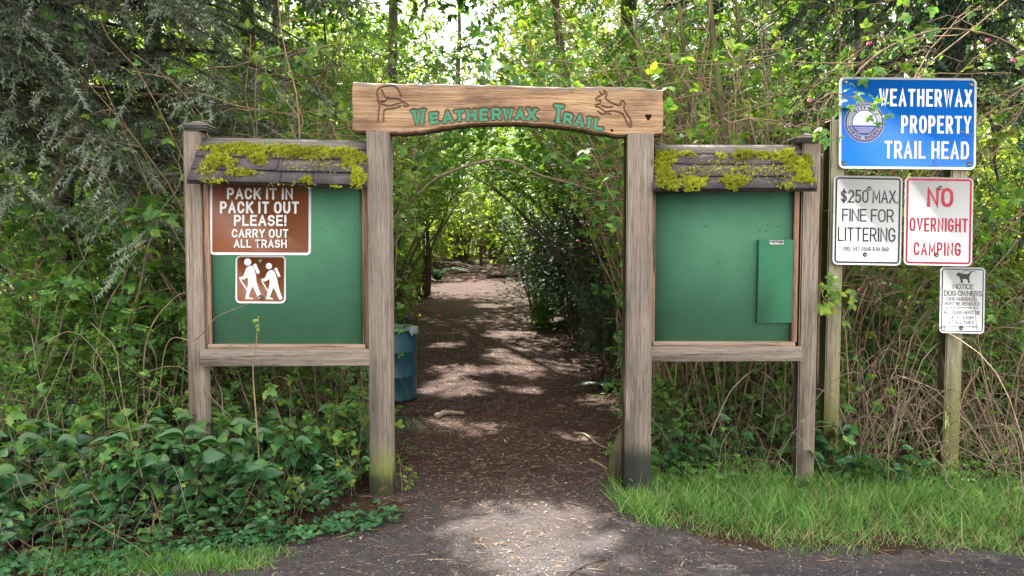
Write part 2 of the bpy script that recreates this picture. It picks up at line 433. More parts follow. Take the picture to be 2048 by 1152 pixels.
def ribbon(mb, pts, w, to3, off):
    """constant-width mitred stroke in a plane; to3 maps (x, y, depth) to space"""
    P = np.array(pts, float)
    keep = [0] + [i for i in range(1, len(P)) if np.linalg.norm(P[i] - P[i - 1]) > 1e-6]; P = P[keep]
    if len(P) < 2: return
    closed = np.linalg.norm(P[0] - P[-1]) < 1e-5 and len(P) > 3
    if closed: P = P[:-1]
    n = len(P); L = []
    for i in range(n):
        a = P[i - 1] if (i or closed) else None; b = P[(i + 1) % n] if (i < n - 1 or closed) else None
        d1 = (P[i] - a) / np.linalg.norm(P[i] - a) if a is not None else None
        d2 = (b - P[i]) / np.linalg.norm(b - P[i]) if b is not None else None
        if d1 is None: d1 = d2
        if d2 is None: d2 = d1
        n1 = np.array([-d1[1], d1[0]]); n2 = np.array([-d2[1], d2[0]])
        mm = n1 + n2; ln = np.linalg.norm(mm)
        mm = n1 if ln < 1e-3 else mm / ln
        k = min(1 / max(mm @ n1, .42), 2.2)
        L.append((P[i] + mm * k * w / 2, P[i] - mm * k * w / 2))
    V = [to3(q[0], q[1], off + .00004 * i_) for i_, pr in enumerate(L) for q in pr]
    Fq = [[2 * i, 2 * i + 1, 2 * ((i + 1) % n) + 1, 2 * ((i + 1) % n)] for i in range(n if closed else n - 1)]
    mb.add(V, Fq)
def text(mb, s, x0, y0, x1, y1, to3, w=.17, gap=.34, off=0.0, sy=None):
    """s fitted to the box; y0 top, y1 bottom (picture sense: y down). w = stroke relative to cap height."""
    H = abs(y1 - y0); t = w * H
    adv = []
    for ch in s:
        if ch == ' ': adv.append(None); continue
        adv.append(GL[ch][0])
    tot_g = sum(a for a in adv if a is not None)
    ng = sum(1 for a in adv if a is not None); nsp = len(adv) - ng
    # widths: glyph = k*a + t ; gap between = g*t.. ; space = 0.5k
    gapw = gap * t * 2.0
    fixed = ng * t + gapw * (len(adv) - 1)
    k = (abs(x1 - x0) - fixed) / max(tot_g + .38 * nsp, 1e-3) if tot_g else 0.0
    if tot_g == 0: x0 = (x0 + x1 - fixed) / 2
    x = x0; j = 0
    for ch, a in zip(s, adv):
        if a is None: x += .38 * k + gapw; continue
        gw = k * a + t
        for st in GL[ch][1]:
            pts = [(x + t / 2 + X * (gw - t), y1 - t / 2 - Y * (H - t)) for X, Y in st]
            # butt ends: extend free ends by half a stroke
            p = [np.array(q) for q in pts]
            if np.linalg.norm(p[0] - p[-1]) > 1e-6 or len(p) == 2:
                d = p[0] - p[1]; p[0] = p[0] + d / (np.linalg.norm(d) + 1e-9) * t / 2
                d = p[-1] - p[-2]; p[-1] = p[-1] + d / (np.linalg.norm(d) + 1e-9) * t / 2
            ribbon(mb, p, t, to3, off + .0005 * (j % 4)); j += 1
        x += gw + gapw
def rrect(x0, y0, x1, y1, r, n=6):
    out = []
    for cx, cy, a in ((x1 - r, y0 + r, -90), (x1 - r, y1 - r, 0), (x0 + r, y1 - r, 90), (x0 + r, y0 + r, 180)):
        out += [(cx + r * math.cos(math.radians(a + 90 * i / n)), cy + r * math.sin(math.radians(a + 90 * i / n))) for i in range(n + 1)]
    return out
def plate(mb, outline, to3, d0, d1):
    """solid sheet between depths d0 (front) and d1"""
    n = len(outline)
    V = [to3(x, y, d0) for x, y in outline] + [to3(x, y, d1) for x, y in outline]
    mb.add(V, [list(range(n))], [list(range(n, 2 * n))[::-1]], [[i, (i + 1) % n, n + (i + 1) % n, n + i] for i in range(n)])
def ringband(mb, A, B, to3, off):
    n = len(A)
    mb.add([to3(x, y, off) for x, y in A] + [to3(x, y, off) for x, y in B], [[i, (i + 1) % n, n + (i + 1) % n, n + i] for i in range(n)])
def disc(cx, cy, r, n=28, ry=None): return [(cx + r * math.cos(2 * math.pi * i / n), cy + (ry or r) * math.sin(2 * math.pi * i / n)) for i in range(n)]
def filled(mb, pts, to3, off): mb.add([to3(x, y, off) for x, y in pts], [list(range(len(pts)))])
def plane_map(Y, cx, cy, rot=0.0, yaw=0.0):
    """picture coordinates on the vertical plane at distance Y, optionally rolled about (cx, cy); depth counts towards the viewer"""
    c, s = math.cos(rot), math.sin(rot)
    def f(x, y, d=0.0):
        dx, dy = x - cx, y - cy
        p = at(cx + c * dx - s * dy, cy + s * dx + c * dy, Y)
        p[1] -= d; return p
    return f

# ---------------------------------------------------------------- timber and paint
GREY1, GREY2 = (.12, .098, .08), (.265, .225, .185)
ALG = (.13, .15, .045)
M_post_l = wood_mat('weathered_post_left', GREY1, GREY2, 'z', (.15, .18, .03), .50, (.018, .022, .016), .17)
M_post_r = wood_mat('weathered_post_right', GREY1, GREY2, 'z', (.15, .16, .08), .34, (.014, .018, .016), .33)
M_post_k = wood_mat('weathered_small_post', (.145, .115, .09), (.31, .255, .205), 'z', (.20, .20, .085), .22)
M_post_s = wood_mat('treated_sign_post', (.20, .18, .115), (.36, .33, .22), 'z', (.19, .19, .06), .75)
M_rail = wood_mat('weathered_rail', (.135, .11, .09), (.285, .24, .20), 'x')
M_trim = wood_mat('red_cedar_trim', (.20, .115, .075), (.36, .225, .155), 'z')
M_trimx = wood_mat('red_cedar_sill', (.22, .155, .11), (.36, .27, .20), 'x')
M_cap = wood_mat('grey_post_cap', (.09, .085, .078), (.24, .22, .20), 'x', knots=False)
M_panel = flat_mat('green_painted_board', (.072, .205, .122), .7, .22, 0, .16, 3.5)
M_panel_small = flat_mat('green_painted_small_board', (.036, .165, .085), .68, .25, 0, .1, 3)
M_white = flat_mat('white_sign_sheet', (.82, .82, .83), .45, .4, 0, .06, 5)
M_brown = flat_mat('brown_sign_sheet', (.20, .062, .02), .35, .5, 0, .08, 5)
M_blue = flat_mat('blue_sign_sheet', (.0, .165, .68), .33, .5, 0, .06, 5)
M_black = flat_mat('black_sign_ink', (.02, .02, .022), .5)
M_red = flat_mat('red_sign_ink', (.40, .016, .045), .45)
M_ink_white = flat_mat('white_sign_ink', (.70, .70, .69), .4, .4, 0, .03)
M_alu = flat_mat('sign_back_metal', (.45, .45, .44), .45, .5, .6)
M_bolt = flat_mat('dull_bolt', (.33, .32, .30), .4, .5, .8)

# ---------------------------------------------------------------- gateway: two posts and a carved beam
GY = 4.60
def post_box(name, px0, px1, pytop, Y, depth, mat, parent, zbase, lean=0.0, bev=.006):
    mb = MB()
    a = at(px0, 700, Y); b = at(px1, 700, Y); top = at((px0 + px1) / 2, pytop, Y)[2]
    box(mb, a[0], b[0], Y, Y + depth, zbase - .12, top, bev)
    return mb.build(name, mat, parent)
gate = thing('trail_gateway', 'tall timber gateway with a carved beam lettered for the trail', 'gateway', (0, GY, 0))
zl, zr = float(height(-.82, GY)), float(height(.74, GY))
post_box('post', 736, 781.5, 262, GY, .14, M_post_l, gate, zl)
post_box('post', 1251, 1304, 266, GY, .14, M_post_r, gate, zr)

TOP = np.array([(705, 163), (760, 165), (860, 167), (960, 168.5), (1030, 170), (1080, 173), (1130, 173), (1180, 172.5), (1240, 173), (1290, 174.5), (1326, 178)], float)
BOT = np.array([(705, 262), (735, 265), (775, 267), (812, 268), (840, 266), (870, 260), (905, 254), (950, 249.5), (1000, 248), (1050, 248.5), (1100, 252), (1150, 258), (1195, 266), (1240, 272), (1290, 273), (1326, 270)], float)
BY = GY + .012
def gl_carved():
    """letter strokes of the beam, each a list of (polyline, width) in picture pixels"""
    S = []
    def put(ch, x0, x1, yt, yb, tilt, w):
        h = yb - yt; cx = (x0 + x1) / 2; cy = (yt + yb) / 2; c, s = math.cos(tilt), math.sin(tilt)
        def tr(X, Y):
            dx, dy = (X - .5) * (x1 - x0 - w), (.5 - Y) * (h - w)
            return (cx + c * dx - s * dy, cy + s * dx + c * dy)
        for st in GL[ch][1]:
            S.append(([tr(*q) for q in st], w))
        serif = {'W': [(0, 1), (1, 1)], 'A': [(0, 0), (1, 0)], 'T': [(.5, 0)], 'H': [(0, 0), (0, 1), (1, 0), (1, 1)], 'R': [(0, 0)], 'X': [(0, 0), (1, 0), (0, 1), (1, 1)], 'I': [(.5, 0), (.5, 1)], 'L': [(0, 1)]}.get(ch, [])
        for X, Y in serif:
            a, b = tr(X, Y); k = w * .62
            S.append(([(a - c * k, b - s * k), (a + c * k, b + s * k)], w * .55))
    for ch, x0, x1, yt, yb, tl in [('W', 825, 851, 218, 252, -.10), ('E', 859, 878, 225, 248, -.09), ('A', 885, 906, 221, 247, -.07), ('T', 908, 929, 220, 244, -.05),
            ('H', 933, 953, 218, 243, -.03), ('E', 959, 977, 217, 242, -.02), ('R', 983, 1003, 216, 241, 0), ('W', 1006, 1026, 216, 241, .02),
            ('A', 1030, 1050, 216, 240, .03), ('X', 1053, 1074, 216, 242, .05), ('T', 1106, 1128, 209, 248, .07), ('R', 1127, 1146, 226, 250, .10),
            ('A', 1149, 1169, 229, 254, .13), ('I', 1172, 1184, 233, 257, .14), ('L', 1188, 1209, 236, 260, .16)]:
        put(ch, x0, x1, yt, yb, tl, 5.6 if yb - yt < 30 else 7.2)
    return S
STROKES = gl_carved()
z2 = lambda pts: [(680 + x / 3.0118, 140 + y / 3.0118) for x, y in pts]
GROOVES = [  # heron with a bent neck, and a leaping deer, traced as gouged lines
 z2([(228, 310), (232, 270), (236, 220), (226, 170), (224, 130), (240, 108), (270, 100)]),
 z2([(262, 310), (262, 260), (275, 240), (330, 232), (365, 218)]),
 z2([(240, 205), (300, 218), (345, 205), (385, 195)]), z2([(250, 120), (268, 160), (285, 172), (350, 176), (372, 190)]),
 z2([(270, 100), (320, 98), (350, 120), (368, 160)]), z2([(290, 165), (270, 190), (246, 195)]), z2([(385, 195), (400, 205), (412, 215), (396, 222), (382, 212), (385, 195)]),
 z2([(1540, 175), (1560, 160), (1580, 150), (1600, 140), (1608, 152), (1600, 172), (1620, 190), (1660, 210), (1690, 215), (1690, 195), (1705, 188), (1716, 205), (1712, 235), (1730, 270), (1750, 300), (1755, 340)]),
 z2([(1540, 175), (1550, 186), (1570, 184), (1565, 205), (1545, 210), (1540, 222), (1560, 225), (1580, 240), (1600, 255), (1630, 268)]),
 z2([(1600, 255), (1640, 248), (1680, 255), (1705, 270), (1720, 300), (1745, 345), (1755, 340)]), z2([(1575, 150), (1565, 130)]), z2([(1590, 146), (1590, 125), (1606, 140)]),
 z2([(1555, 250), (1575, 268), (1605, 266)]), z2([(1575, 215), (1600, 225), (1640, 225)])]
def seg_dist(P, poly):
    d = np.full(len(P), 1e9); a = np.array(poly, float)
    for p, q in zip(a[:-1], a[1:]):
        v = q - p; L = v @ v + 1e-9
        t = np.clip(((P - p) @ v) / L, 0, 1)
        d = np.minimum(d, np.linalg.norm(P - p - t[:, None] * v, axis=1))
    return d
NU, NV = 560, 92
us = np.linspace(705, 1326, NU)
rngb = np.random.default_rng(5)
wob = np.interp(us, np.linspace(705, 1326, 60), rngb.normal(0, .7, 60))
tops = np.interp(us, TOP[:, 0], TOP[:, 1]) + wob; bots = np.interp(us, BOT[:, 0], BOT[:, 1]) + wob[::-1]
vv = np.linspace(0, 1, NV)
PX = np.repeat(us[:, None], NV, 1); PY = tops[:, None] + (bots - tops)[:, None] * vv[None]
PX = PX + .7 * np.sin(PY * .09) * (np.abs(us - 1015)[:, None] / 310) ** 8
flatp = np.stack([PX.ravel(), PY.ravel()], 1)
ld = np.full(len(flatp), 1e9)
for pl, w in STROKES: ld = np.minimum(ld, seg_dist(flatp, pl) - w / 2)
gd = np.full(len(flatp), 1e9)
for pl in GROOVES: gd = np.minimum(gd, seg_dist(flatp, bez(pl, len(pl) * 4)))
dep = .007 * (1 - smooth(1.5, 3.2, ld)) + .009 * (1 - smooth(.6, 2.2, gd))
hole = np.hypot(flatp[:, 0] - 1297, flatp[:, 1] - 234) + 1.1 * np.sin(np.arctan2(flatp[:, 1] - 234, flatp[:, 0] - 1297) * 3)
hole2 = np.hypot(flatp[:, 0] - 1224, flatp[:, 1] - 261)
dep += .05 * (1 - smooth(4, 6, hole)) + .02 * (1 - smooth(1.5, 3, hole2))
PY2 = PY.ravel(); edge = np.minimum(PY2 - np.repeat(tops, NV), np.repeat(bots, NV) - PY2)
dep += .018 * (1 - smooth(0, 4.5, edge)) ** 2
rough_ = rngb.normal(0, 1, (36, NV)); rough_ = np.stack([np.interp(us, np.linspace(705, 1326, 36), rough_[:, j_]) for j_ in range(NV)], 1)
dep += .0009 * rough_.ravel() + rngb.normal(0, .0003, len(dep))
carve = np.clip((1 - smooth(.5, 2.6, gd)) + .9 * (1 - smooth(1.5, 4.0, ld)) + (1 - smooth(4, 7, hole)) + (1 - smooth(2, 3.5, hole2)), 0, 1)  # mask for shade put into the colour of grooves, letter outlines and holes
Dm = (BY + dep)
dirs = np.stack([(flatp[:, 0] - 1024) / F, cp + (576 - flatp[:, 1]) / F * sp, -sp + (576 - flatp[:, 1]) / F * cp], 1)
front = np.array([0, 0, CAMZ]) + dirs * (BY / dirs[:, 1])[:, None]
front[:, 1] = Dm
mb = MB()
ii = (np.arange(NU - 1)[:, None] * NV + np.arange(NV - 1)[None]).reshape(-1)
loop = [i * NV for i in range(NU)] + [(NU - 1) * NV + j for j in range(1, NV)] + [i * NV + NV - 1 for i in range(NU - 2, -1, -1)] + [j for j in range(NV - 2, 0, -1)]
back = front[loop].copy(); back[:, 1] = BY + .118
cen = back.mean(0)
nf = len(front)
V = np.vstack([front, back]); k = len(loop)
side = [[loop[i], nf + i, nf + (i + 1) % k, loop[(i + 1) % k]] for i in range(k)]
bq = [[nf + i, nf + k - 1 - i, nf + k - 2 - i, nf + i + 1] for i in range(0, NU - 1)]
mb.add(V, np.stack([ii, ii + 1, ii + NV + 1, ii + NV], 1), side, [list(range(nf + k - 1, nf - 1, -1))])
m, n, l, p = new_mat('carved_beam_wood')
tc = n.new('ShaderNodeTexCoord'); o = tc.outputs['Object']
t = noise(n, l, o, 2.4, 7, .6, (.5, 12, 14)); t2 = noise(n, l, o, 6, 6, .65, (.35, 20, 24)); t3 = noise(n, l, o, 3.2, 4, .55, (1, 1, 1.6))
r = ramp(n, [(.28, (.25, .14, .07)), (.5, (.38, .24, .13)), (.72, (.50, .35, .21))]); l.new(t.outputs['Fac'], r.inputs['Fac'])
r2 = ramp(n, [(.35, (.62, .58, .55)), (.55, (1.05, 1.05, 1.05))]); l.new(t2.outputs['Fac'], r2.inputs['Fac'])
c = mix(n, l, 1.0, r.outputs['Color'], r2.outputs['Color'], 'MULTIPLY')
r3 = ramp(n, [(.36, (.58, .5, .48)), (.5, (.95, .9, .87)), (.66, (1.15, 1.12, 1.06))]); l.new(t3.outputs['Fac'], r3.inputs['Fac'])
c = mix(n, l, 1.0, c, r3.outputs['Color'], 'MULTIPLY')
a = n.new('ShaderNodeAttribute'); a.attribute_name = 'weather'
c = mix(n, l, a.outputs['Fac'], c, (.20, .165, .14))
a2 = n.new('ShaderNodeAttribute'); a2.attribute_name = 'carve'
c = mix(n, l, mth(n, l, 'MULTIPLY', a2.outputs['Fac'], .75), c, (.075, .035, .018))  # dark brown standing in for shade inside the carving
l.new(c, p.inputs['Base Color']); p.inputs['Roughness'].default_value = .6; bump(n, l, t2.outputs['Fac'], p, .3, .004)
M_beam = m
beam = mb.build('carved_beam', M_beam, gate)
wa = beam.data.attributes.new('weather', 'FLOAT', 'POINT')
topd = PY2 - np.repeat(tops, NV)
wv = np.concatenate([np.clip((1 - smooth(3, 11, topd + 3 * np.sin(PX.ravel() * .11) + rngb.normal(0, .8, nf))) * .85, 0, 1), np.full(k, .8)])
wa.data.foreach_set('value', wv.astype(np.float32))
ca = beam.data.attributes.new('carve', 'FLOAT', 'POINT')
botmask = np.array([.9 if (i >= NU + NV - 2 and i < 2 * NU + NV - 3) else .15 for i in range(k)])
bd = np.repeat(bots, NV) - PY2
cv = np.concatenate([np.clip(carve + .8 * (1 - smooth(0, 5, bd)), 0, 1), botmask])  # also darker along the lower edge and on the underside
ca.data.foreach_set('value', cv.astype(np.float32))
mb = MB(); pm = plane_map(BY, 1015, 220)
for j, (pl, w) in enumerate(STROKES):
    q = [np.array(a_) for a_ in pl]
    d = q[0] - q[1]; q[0] = q[0] + d / np.linalg.norm(d) * w * .3
    d = q[-1] - q[-2]; q[-1] = q[-1] + d / np.linalg.norm(d) * w * .3
    ribbon(mb, q, w, pm, -.0036 + .0004 * (j % 6))
M_letter = flat_mat('worn_green_letter_paint', (.065, .29, .165), .6, .3, 0, .4, 60)
mb.build('lettering', M_letter, beam)

# ---------------------------------------------------------------- notice boards
M_shingle, n, l, p = new_mat('dark_roof_shingle')
tc = n.new('ShaderNodeTexCoord'); o = tc.outputs['Object']; g = n.new('ShaderNodeNewGeometry')
t = noise(n, l, o, 260, 3, .7); t2 = noise(n, l, o, 9, 5, .6)
r = ramp(n, [(.3, (.035, .03, .032)), (.55, (.085, .072, .078)), (.8, (.20, .17, .18))]); l.new(t.outputs['Fac'], r.inputs['Fac'])
r2 = ramp(n, [(.35, (.6, .58, .55)), (.7, (1.3, 1.25, 1.3))]); l.new(t2.outputs['Fac'], r2.inputs['Fac'])
rv = ramp(n, [(0, (.75, .75, .75)), (1, (1.25, 1.22, 1.25))]); l.new(g.outputs['Random Per Island'], rv.inputs['Fac'])
c = mix(n, l, 1.0, r.outputs['Color'], r2.outputs['Color'], 'MULTIPLY'); c = mix(n, l, 1.0, c, rv.outputs['Color'], 'MULTIPLY')
l.new(c, p.inputs['Base Color']); p.inputs['Roughness'].default_value = .7; bump(n, l, t.outputs['Fac'], p, .8, .004)
M_moss = leaf_mat('yellow_green_moss', (.24, .28, .025), (.42, .45, .04), (.60, .60, .10), .3, .8, .1, (1.1, 1.1, .5))
M_moss_bed = flat_mat('moss_mat', (.13, .125, .02), .95, .1, 0, .5, 90)
BLADE = (np.array([(-.5, 0, 0), (.5, 0, 0), (.28, .55, .10), (-.28, .55, .10), (0, 1, .32)]), [np.array([[0, 1, 2, 3]]), np.array([[3, 2, 4]])])

def notice_board(label, panel, trimx, rail, sill, ridge, eave, outer, Yp, rng, mosses, group=None):
    """panel (x0,y0,x1,y1), trims, rails, roof lines all given where they stand on the plane Yp"""
    px0, py0, px1, py1 = panel
    root = thing('notice_board', label, 'notice board', (at((px0 + px1) / 2, 600, Yp)[0], Yp, 0))
    # outer post with a stepped, pointed cap
    zb = float(height(at(outer[0], 700, Yp)[0], Yp))
    post_box('post', outer[0], outer[1], outer[2] + 18, Yp - .005, .09, M_post_k, root, zb, bev=.008)
    mb = MB(); a = at(outer[0], outer[2], Yp)[0]; b = at(outer[1], outer[2], Yp)[0]; z1 = at(0, outer[2] + 18, Yp)[2]; yc = Yp + .04
    xc = (a + b) / 2; hw = (b - a) / 2
    for zz0, zz1, e in ((z1, z1 + .012, .004), (z1 + .012, z1 + .026, .016), (z1 + .026, z1 + .036, .026)):
        box(mb, xc - hw - e, xc + hw + e, yc - .045 - e, yc + .045 + e, zz0, zz1, .002)
    e = .024; zt = z1 + .036
    mb.add([(xc - hw - e, yc - .045 - e, zt), (xc + hw + e, yc - .045 - e, zt), (xc + hw + e, yc + .045 + e, zt), (xc - hw - e, yc + .045 + e, zt), (xc, yc, zt + .03)], [[3, 2, 1, 0]], [[0, 1, 4], [1, 2, 4], [2, 3, 4], [3, 0, 4]])
    mb.build('post_cap', M_cap, root)
    pa, pb = at(px0, py0, Yp), at(px1, py1, Yp)
    zroof = at(0, ridge[1], Yp)[2]
    mb = MB(); box(mb, pa[0] - .02, pb[0] + .02, Yp + .030, Yp + .048, pb[2] - .02, zroof - .06); mb.build('panel', M_panel, root)
    mb = MB()   # rusty staples and pin holes left in the board
    for q_ in range(34):
        sx_, sy_ = rng.uniform(px0 + 8, px1 - 8), rng.uniform(py0 + 30, py1 - 8); c_ = at(sx_, sy_, Yp + .0295); w_ = .0045 if q_ % 3 else .0022
        box(mb, c_[0] - w_, c_[0] + w_, Yp + .0285, Yp + .0299, c_[2] - .0018, c_[2] + .0018)
    mb.build('specks', M_black, root)
    for tx0, tx1 in trimx:
        x0, x1 = at(tx0, 500, Yp)[0], at(tx1, 500, Yp)[0]
        mb = MB(); box(mb, x0, x1, Yp + .004, Yp + .0295, at(0, sill[0] + 1, Yp)[2], zroof - .07, .003); mb.build('trim', M_trim, root)
    x0, x1 = at(rail[0], 700, Yp)[0], at(rail[1], 700, Yp)[0]
    mb = MB(); box(mb, x0, x1, Yp - .043, Yp - .007, at(0, rail[3], Yp)[2], at(0, rail[2], Yp)[2], .004); mb.build('rail', M_rail, root)
    mb = MB(); box(mb, x0 + .035, x1 - .03, Yp - .004, Yp + .06, at(0, sill[1], Yp)[2] - .01, at(0, sill[0], Yp)[2], .003); mb.build('sill', M_trimx, root)
    # little gable roof over the board
    Yr, Ye = Yp + .045, Yp - .135
    rl, rr_ = at(ridge[0], ridge[1], Yr), at(ridge[2], ridge[3], Yr)
    el, er = at(eave[0], eave[1], Ye), at(eave[2], eave[3], Ye)
    rf = MB()
    th = .022
    def sl_pt(u, v, side=1):   # u along, v down the slope
        A = rl + (rr_ - rl) * u; B = el + (er - el) * u
        P = A + (B - A) * v
        if side < 0: P = P.copy(); P[1] = 2 * Yr - P[1]
        return P
    for side in (1, -1):
        q = [sl_pt(0, 0, side), sl_pt(1, 0, side), sl_pt(1, .985, side), sl_pt(0, .985, side)]
        q2 = [a_ - np.array([0, 0, th]) for a_ in q]
        rf.add(np.vstack([q, q2]), [[0, 1, 2, 3], [7, 6, 5, 4], [0, 4, 5, 1], [1, 5, 6, 2], [2, 6, 7, 3], [3, 7, 4, 0]])
    roof = rf.build('roof', flat_mat('dark_roof_deck', (.05, .035, .03), .8), root)
    nrm = np.cross(rr_ - rl, el - rl); nrm /= np.linalg.norm(nrm)
    if nrm[1] > 0: nrm = -nrm
    sh = MB()
    for side in (1, -1):
        nn = nrm.copy()
        if side < 0: nn[1] = -nn[1]
        for cidx, (v0, v1) in enumerate(((.0, .40), (.33, .72), (.66, 1.02))):
            cuts = [0] + sorted(np.clip(np.linspace(0, 1, 5)[1:-1] + rng.uniform(-.07, .07, 3), .05, .95)) + [1]
            for u0, u1 in zip(cuts[:-1], cuts[1:]):
                j = rng.uniform(-.012, .012); g_ = .0025
                a0 = sl_pt(u0 + g_, v0, side) + nn * .003; a1 = sl_pt(u1 - g_, v0, side) + nn * .003
                b0 = sl_pt(u0 + g_, v1 + j, side) + nn * (.013 + rng.uniform(0, .004)); b1 = sl_pt(u1 - g_, v1 + j, side) + nn * (.013 + rng.uniform(0, .004))
                low = [a_ - nn * .006 for a_ in (a0, a1, b1, b0)]
                sh.add(np.vstack([[a0, a1, b1, b0], low]), [[0, 1, 2, 3], [7, 6, 5, 4], [0, 4, 5, 1], [1, 5, 6, 2], [2, 6, 7, 3], [3, 7, 4, 0]])
    sh.build('shingles', M_shingle, roof)
    mb = MB(); tl = rl + [0, -.022, .004]; tr_ = rr_ + [0, -.022, .004]
    pts = []
    for P in (rl, rr_):
        for dy, dz in ((-.05, -.052), (-.008, .012), (.008, .012), (.05, -.052), (.04, -.066), (0, -.012), (-.042, -.066)): pts.append(P + [0, dy * .8, dz * .8 + .018])
    kk = 7
    mb.add(pts, [[i, (i + 1) % kk, kk + (i + 1) % kk, kk + i] for i in range(kk)], [list(range(kk))[::-1]], [list(range(kk, 2 * kk))])
    mb.build('ridge_cap', M_cap, roof)
    # moss: low mounds of short blades growing on the shingles
    T = []; D = []; bed = MB()
    for (mx, my, rx, ry, dens) in mosses:
        cnt = int(rx * ry * dens * 5.5)
        ang = rng.uniform(0, 2 * math.pi, cnt); rad = np.sqrt(rng.uniform(0, 1, cnt)); wobb = 1 + .25 * np.sin(3 * ang + mx) + .15 * np.sin(7 * ang + my)
        X = mx + rx * rad * wobb * np.cos(ang); Yv = my + ry * rad * wobb * np.sin(ang)
        hmp = .016 * (1 - rad ** 2) + .004
        for x_, y_, h_ in zip(X, Yv, hmp):
            v = (y_ - ridge[1]) / (eave[1] - ridge[1])
            if v < .02 or v > 1.1: continue
            lx = ridge[0] + (eave[0] - ridge[0]) * v; rx_ = ridge[2] + (eave[2] - ridge[2]) * v
            u = (x_ - lx) / (rx_ - lx)
            if u < 0.005 or u > 1.0: continue
            if math.sin(x_ * .43 + 2 * math.sin(y_ * .31)) + math.sin(y_ * .61 + x_ * .17) + rng.normal(0, .4) < -.2: continue
            T.append(sl_pt(u, min(v, 1.02)) + nrm * (.011 + h_ * rng.uniform(.2, 1)) + np.array([0, 0, -.03 * max(v - 1.02, 0) * 10])); D.append(nrm)
    T = np.array(T); D = np.array(D) * .8 + rnd_dir(rng, len(T)) * .75 + np.array([0, 0, -.15])
    mb = MB(); mb.inst(BLADE, frames(D, rnd_dir(rng, len(T)), np.stack([rng.uniform(.0035, .006, len(T)), rng.uniform(.012, .024, len(T)), np.full(len(T), .012)], 1)), T)
    mb.build('moss', M_moss, roof)
    return root
rng = np.random.default_rng(11)
boardL = notice_board('notice board left of the path, carrying the brown signs, mossy shingle roof', (418, 372, 724, 688), ((407.5, 418), (724, 735.5)), (404, 741, 697, 730), (689, 697.5),
    (400, 284, 735, 291), (374, 361, 734, 371), (374, 409, 243), 4.63, rng,
    [(470, 300, 55, 12, 1), (440, 322, 30, 18, 1), (415, 345, 22, 8, .35), (520, 318, 18, 14, .9), (485, 346, 34, 7, .7), (570, 300, 45, 10, 1.1), (600, 306, 45, 9, .9), (655, 303, 50, 11, 1.1), (705, 312, 26, 18, 1.1), (718, 350, 17, 22, 1.2), (615, 357, 12, 7, 1), (674, 372, 14, 8, .8), (640, 330, 60, 14, .08), (520, 300, 100, 14, .3), (430, 365, 25, 6, .3), (590, 366, 50, 3, .1)])
boardR = notice_board('notice board right of the path, bare green panel and a smaller green board', (1310, 384, 1587, 683), ((1304, 1311), (1587.5, 1598)), (1294, 1600, 692, 721), (683.5, 692),
    (1309, 299, 1618, 299), (1306, 377, 1634, 377), (1598, 1634, 268), 4.70, rng,
    [(1330, 318, 24, 17, 1.2), (1322, 345, 16, 26, 1.2), (1338, 366, 20, 18, 1.2), (1385, 370, 26, 15, 1.3), (1467, 368, 26, 14, 1.4), (1370, 312, 20, 7, .5), (1490, 312, 32, 12, .7), (1440, 316, 12, 7, .5), (1530, 314, 18, 8, .6), (1570, 316, 24, 14, 1.1), (1600, 336, 24, 22, 1.3), (1608, 358, 20, 14, 1.2), (1460, 345, 130, 8, .12), (1570, 375, 16, 6, .5), (1500, 340, 110, 26, .07)])
# drip corner batten under the right roof end
# ---------------------------------------------------------------- signs
def sign(name, label, cat, Y, x0, y0, x1, y1, rad, face, edge, lines, stroke_w, ink, rot=0.0, border=None, bolts=(), yaw=0.0, group=None):
    """sheet-metal sign; everything in picture pixels on the plane Y.  border = (inset, width, material)"""
    cx, cy = (x0 + x1) / 2, (y0 + y1) / 2
    pm = plane_map(Y, cx, cy, rot)
    root = thing(name, label, cat, at(cx, cy, Y), group)
    mb = MB(); plate(mb, rrect(x0, y0, x1, y1, rad), pm, .0, -.004); mb.build('sheet', edge, root)
    mb = MB()
    e = 1.6 if border is None else border[0]
    if border:
        ins, w, bm = border
        A = rrect(x0 + ins, y0 + ins, x1 - ins, y1 - ins, max(rad - ins, 2)); B = rrect(x0 + ins + w, y0 + ins + w, x1 - ins - w, y1 - ins - w, max(rad - ins - w, 1.5))
        ringband(mb, A, B, pm, .0010); mb.build('border', bm, root)
    if face is not edge:
        mb = MB(); A = rrect(x0 + face[1], y0 + face[1], x1 - face[1], y1 - face[1], max(rad - face[1], 2)); plate(mb, A, pm, .0006, .0001); mb.build('field', face[0], root)
    mb = MB()
    for ln in lines:
        s, a, b, c_, d = ln[:5]; w = ln[5] if len(ln) > 5 else stroke_w
        text(mb, s, a, b, c_, d, pm, w, off=.0018, gap=ln[6] if len(ln) > 6 else .34)
    if mb.n: mb.build('lettering', ink, root)
    for bx, by in bolts:
        mb = MB()
        for r0, d0, d1 in ((4.6, .0032, .0012), (2.9, .0085, .0032)): plate(mb, disc(bx, by, r0, 14 if r0 > 4 else 6), pm, d0, d1)
        mb.build('bolt', M_bolt, root)
    return root, pm

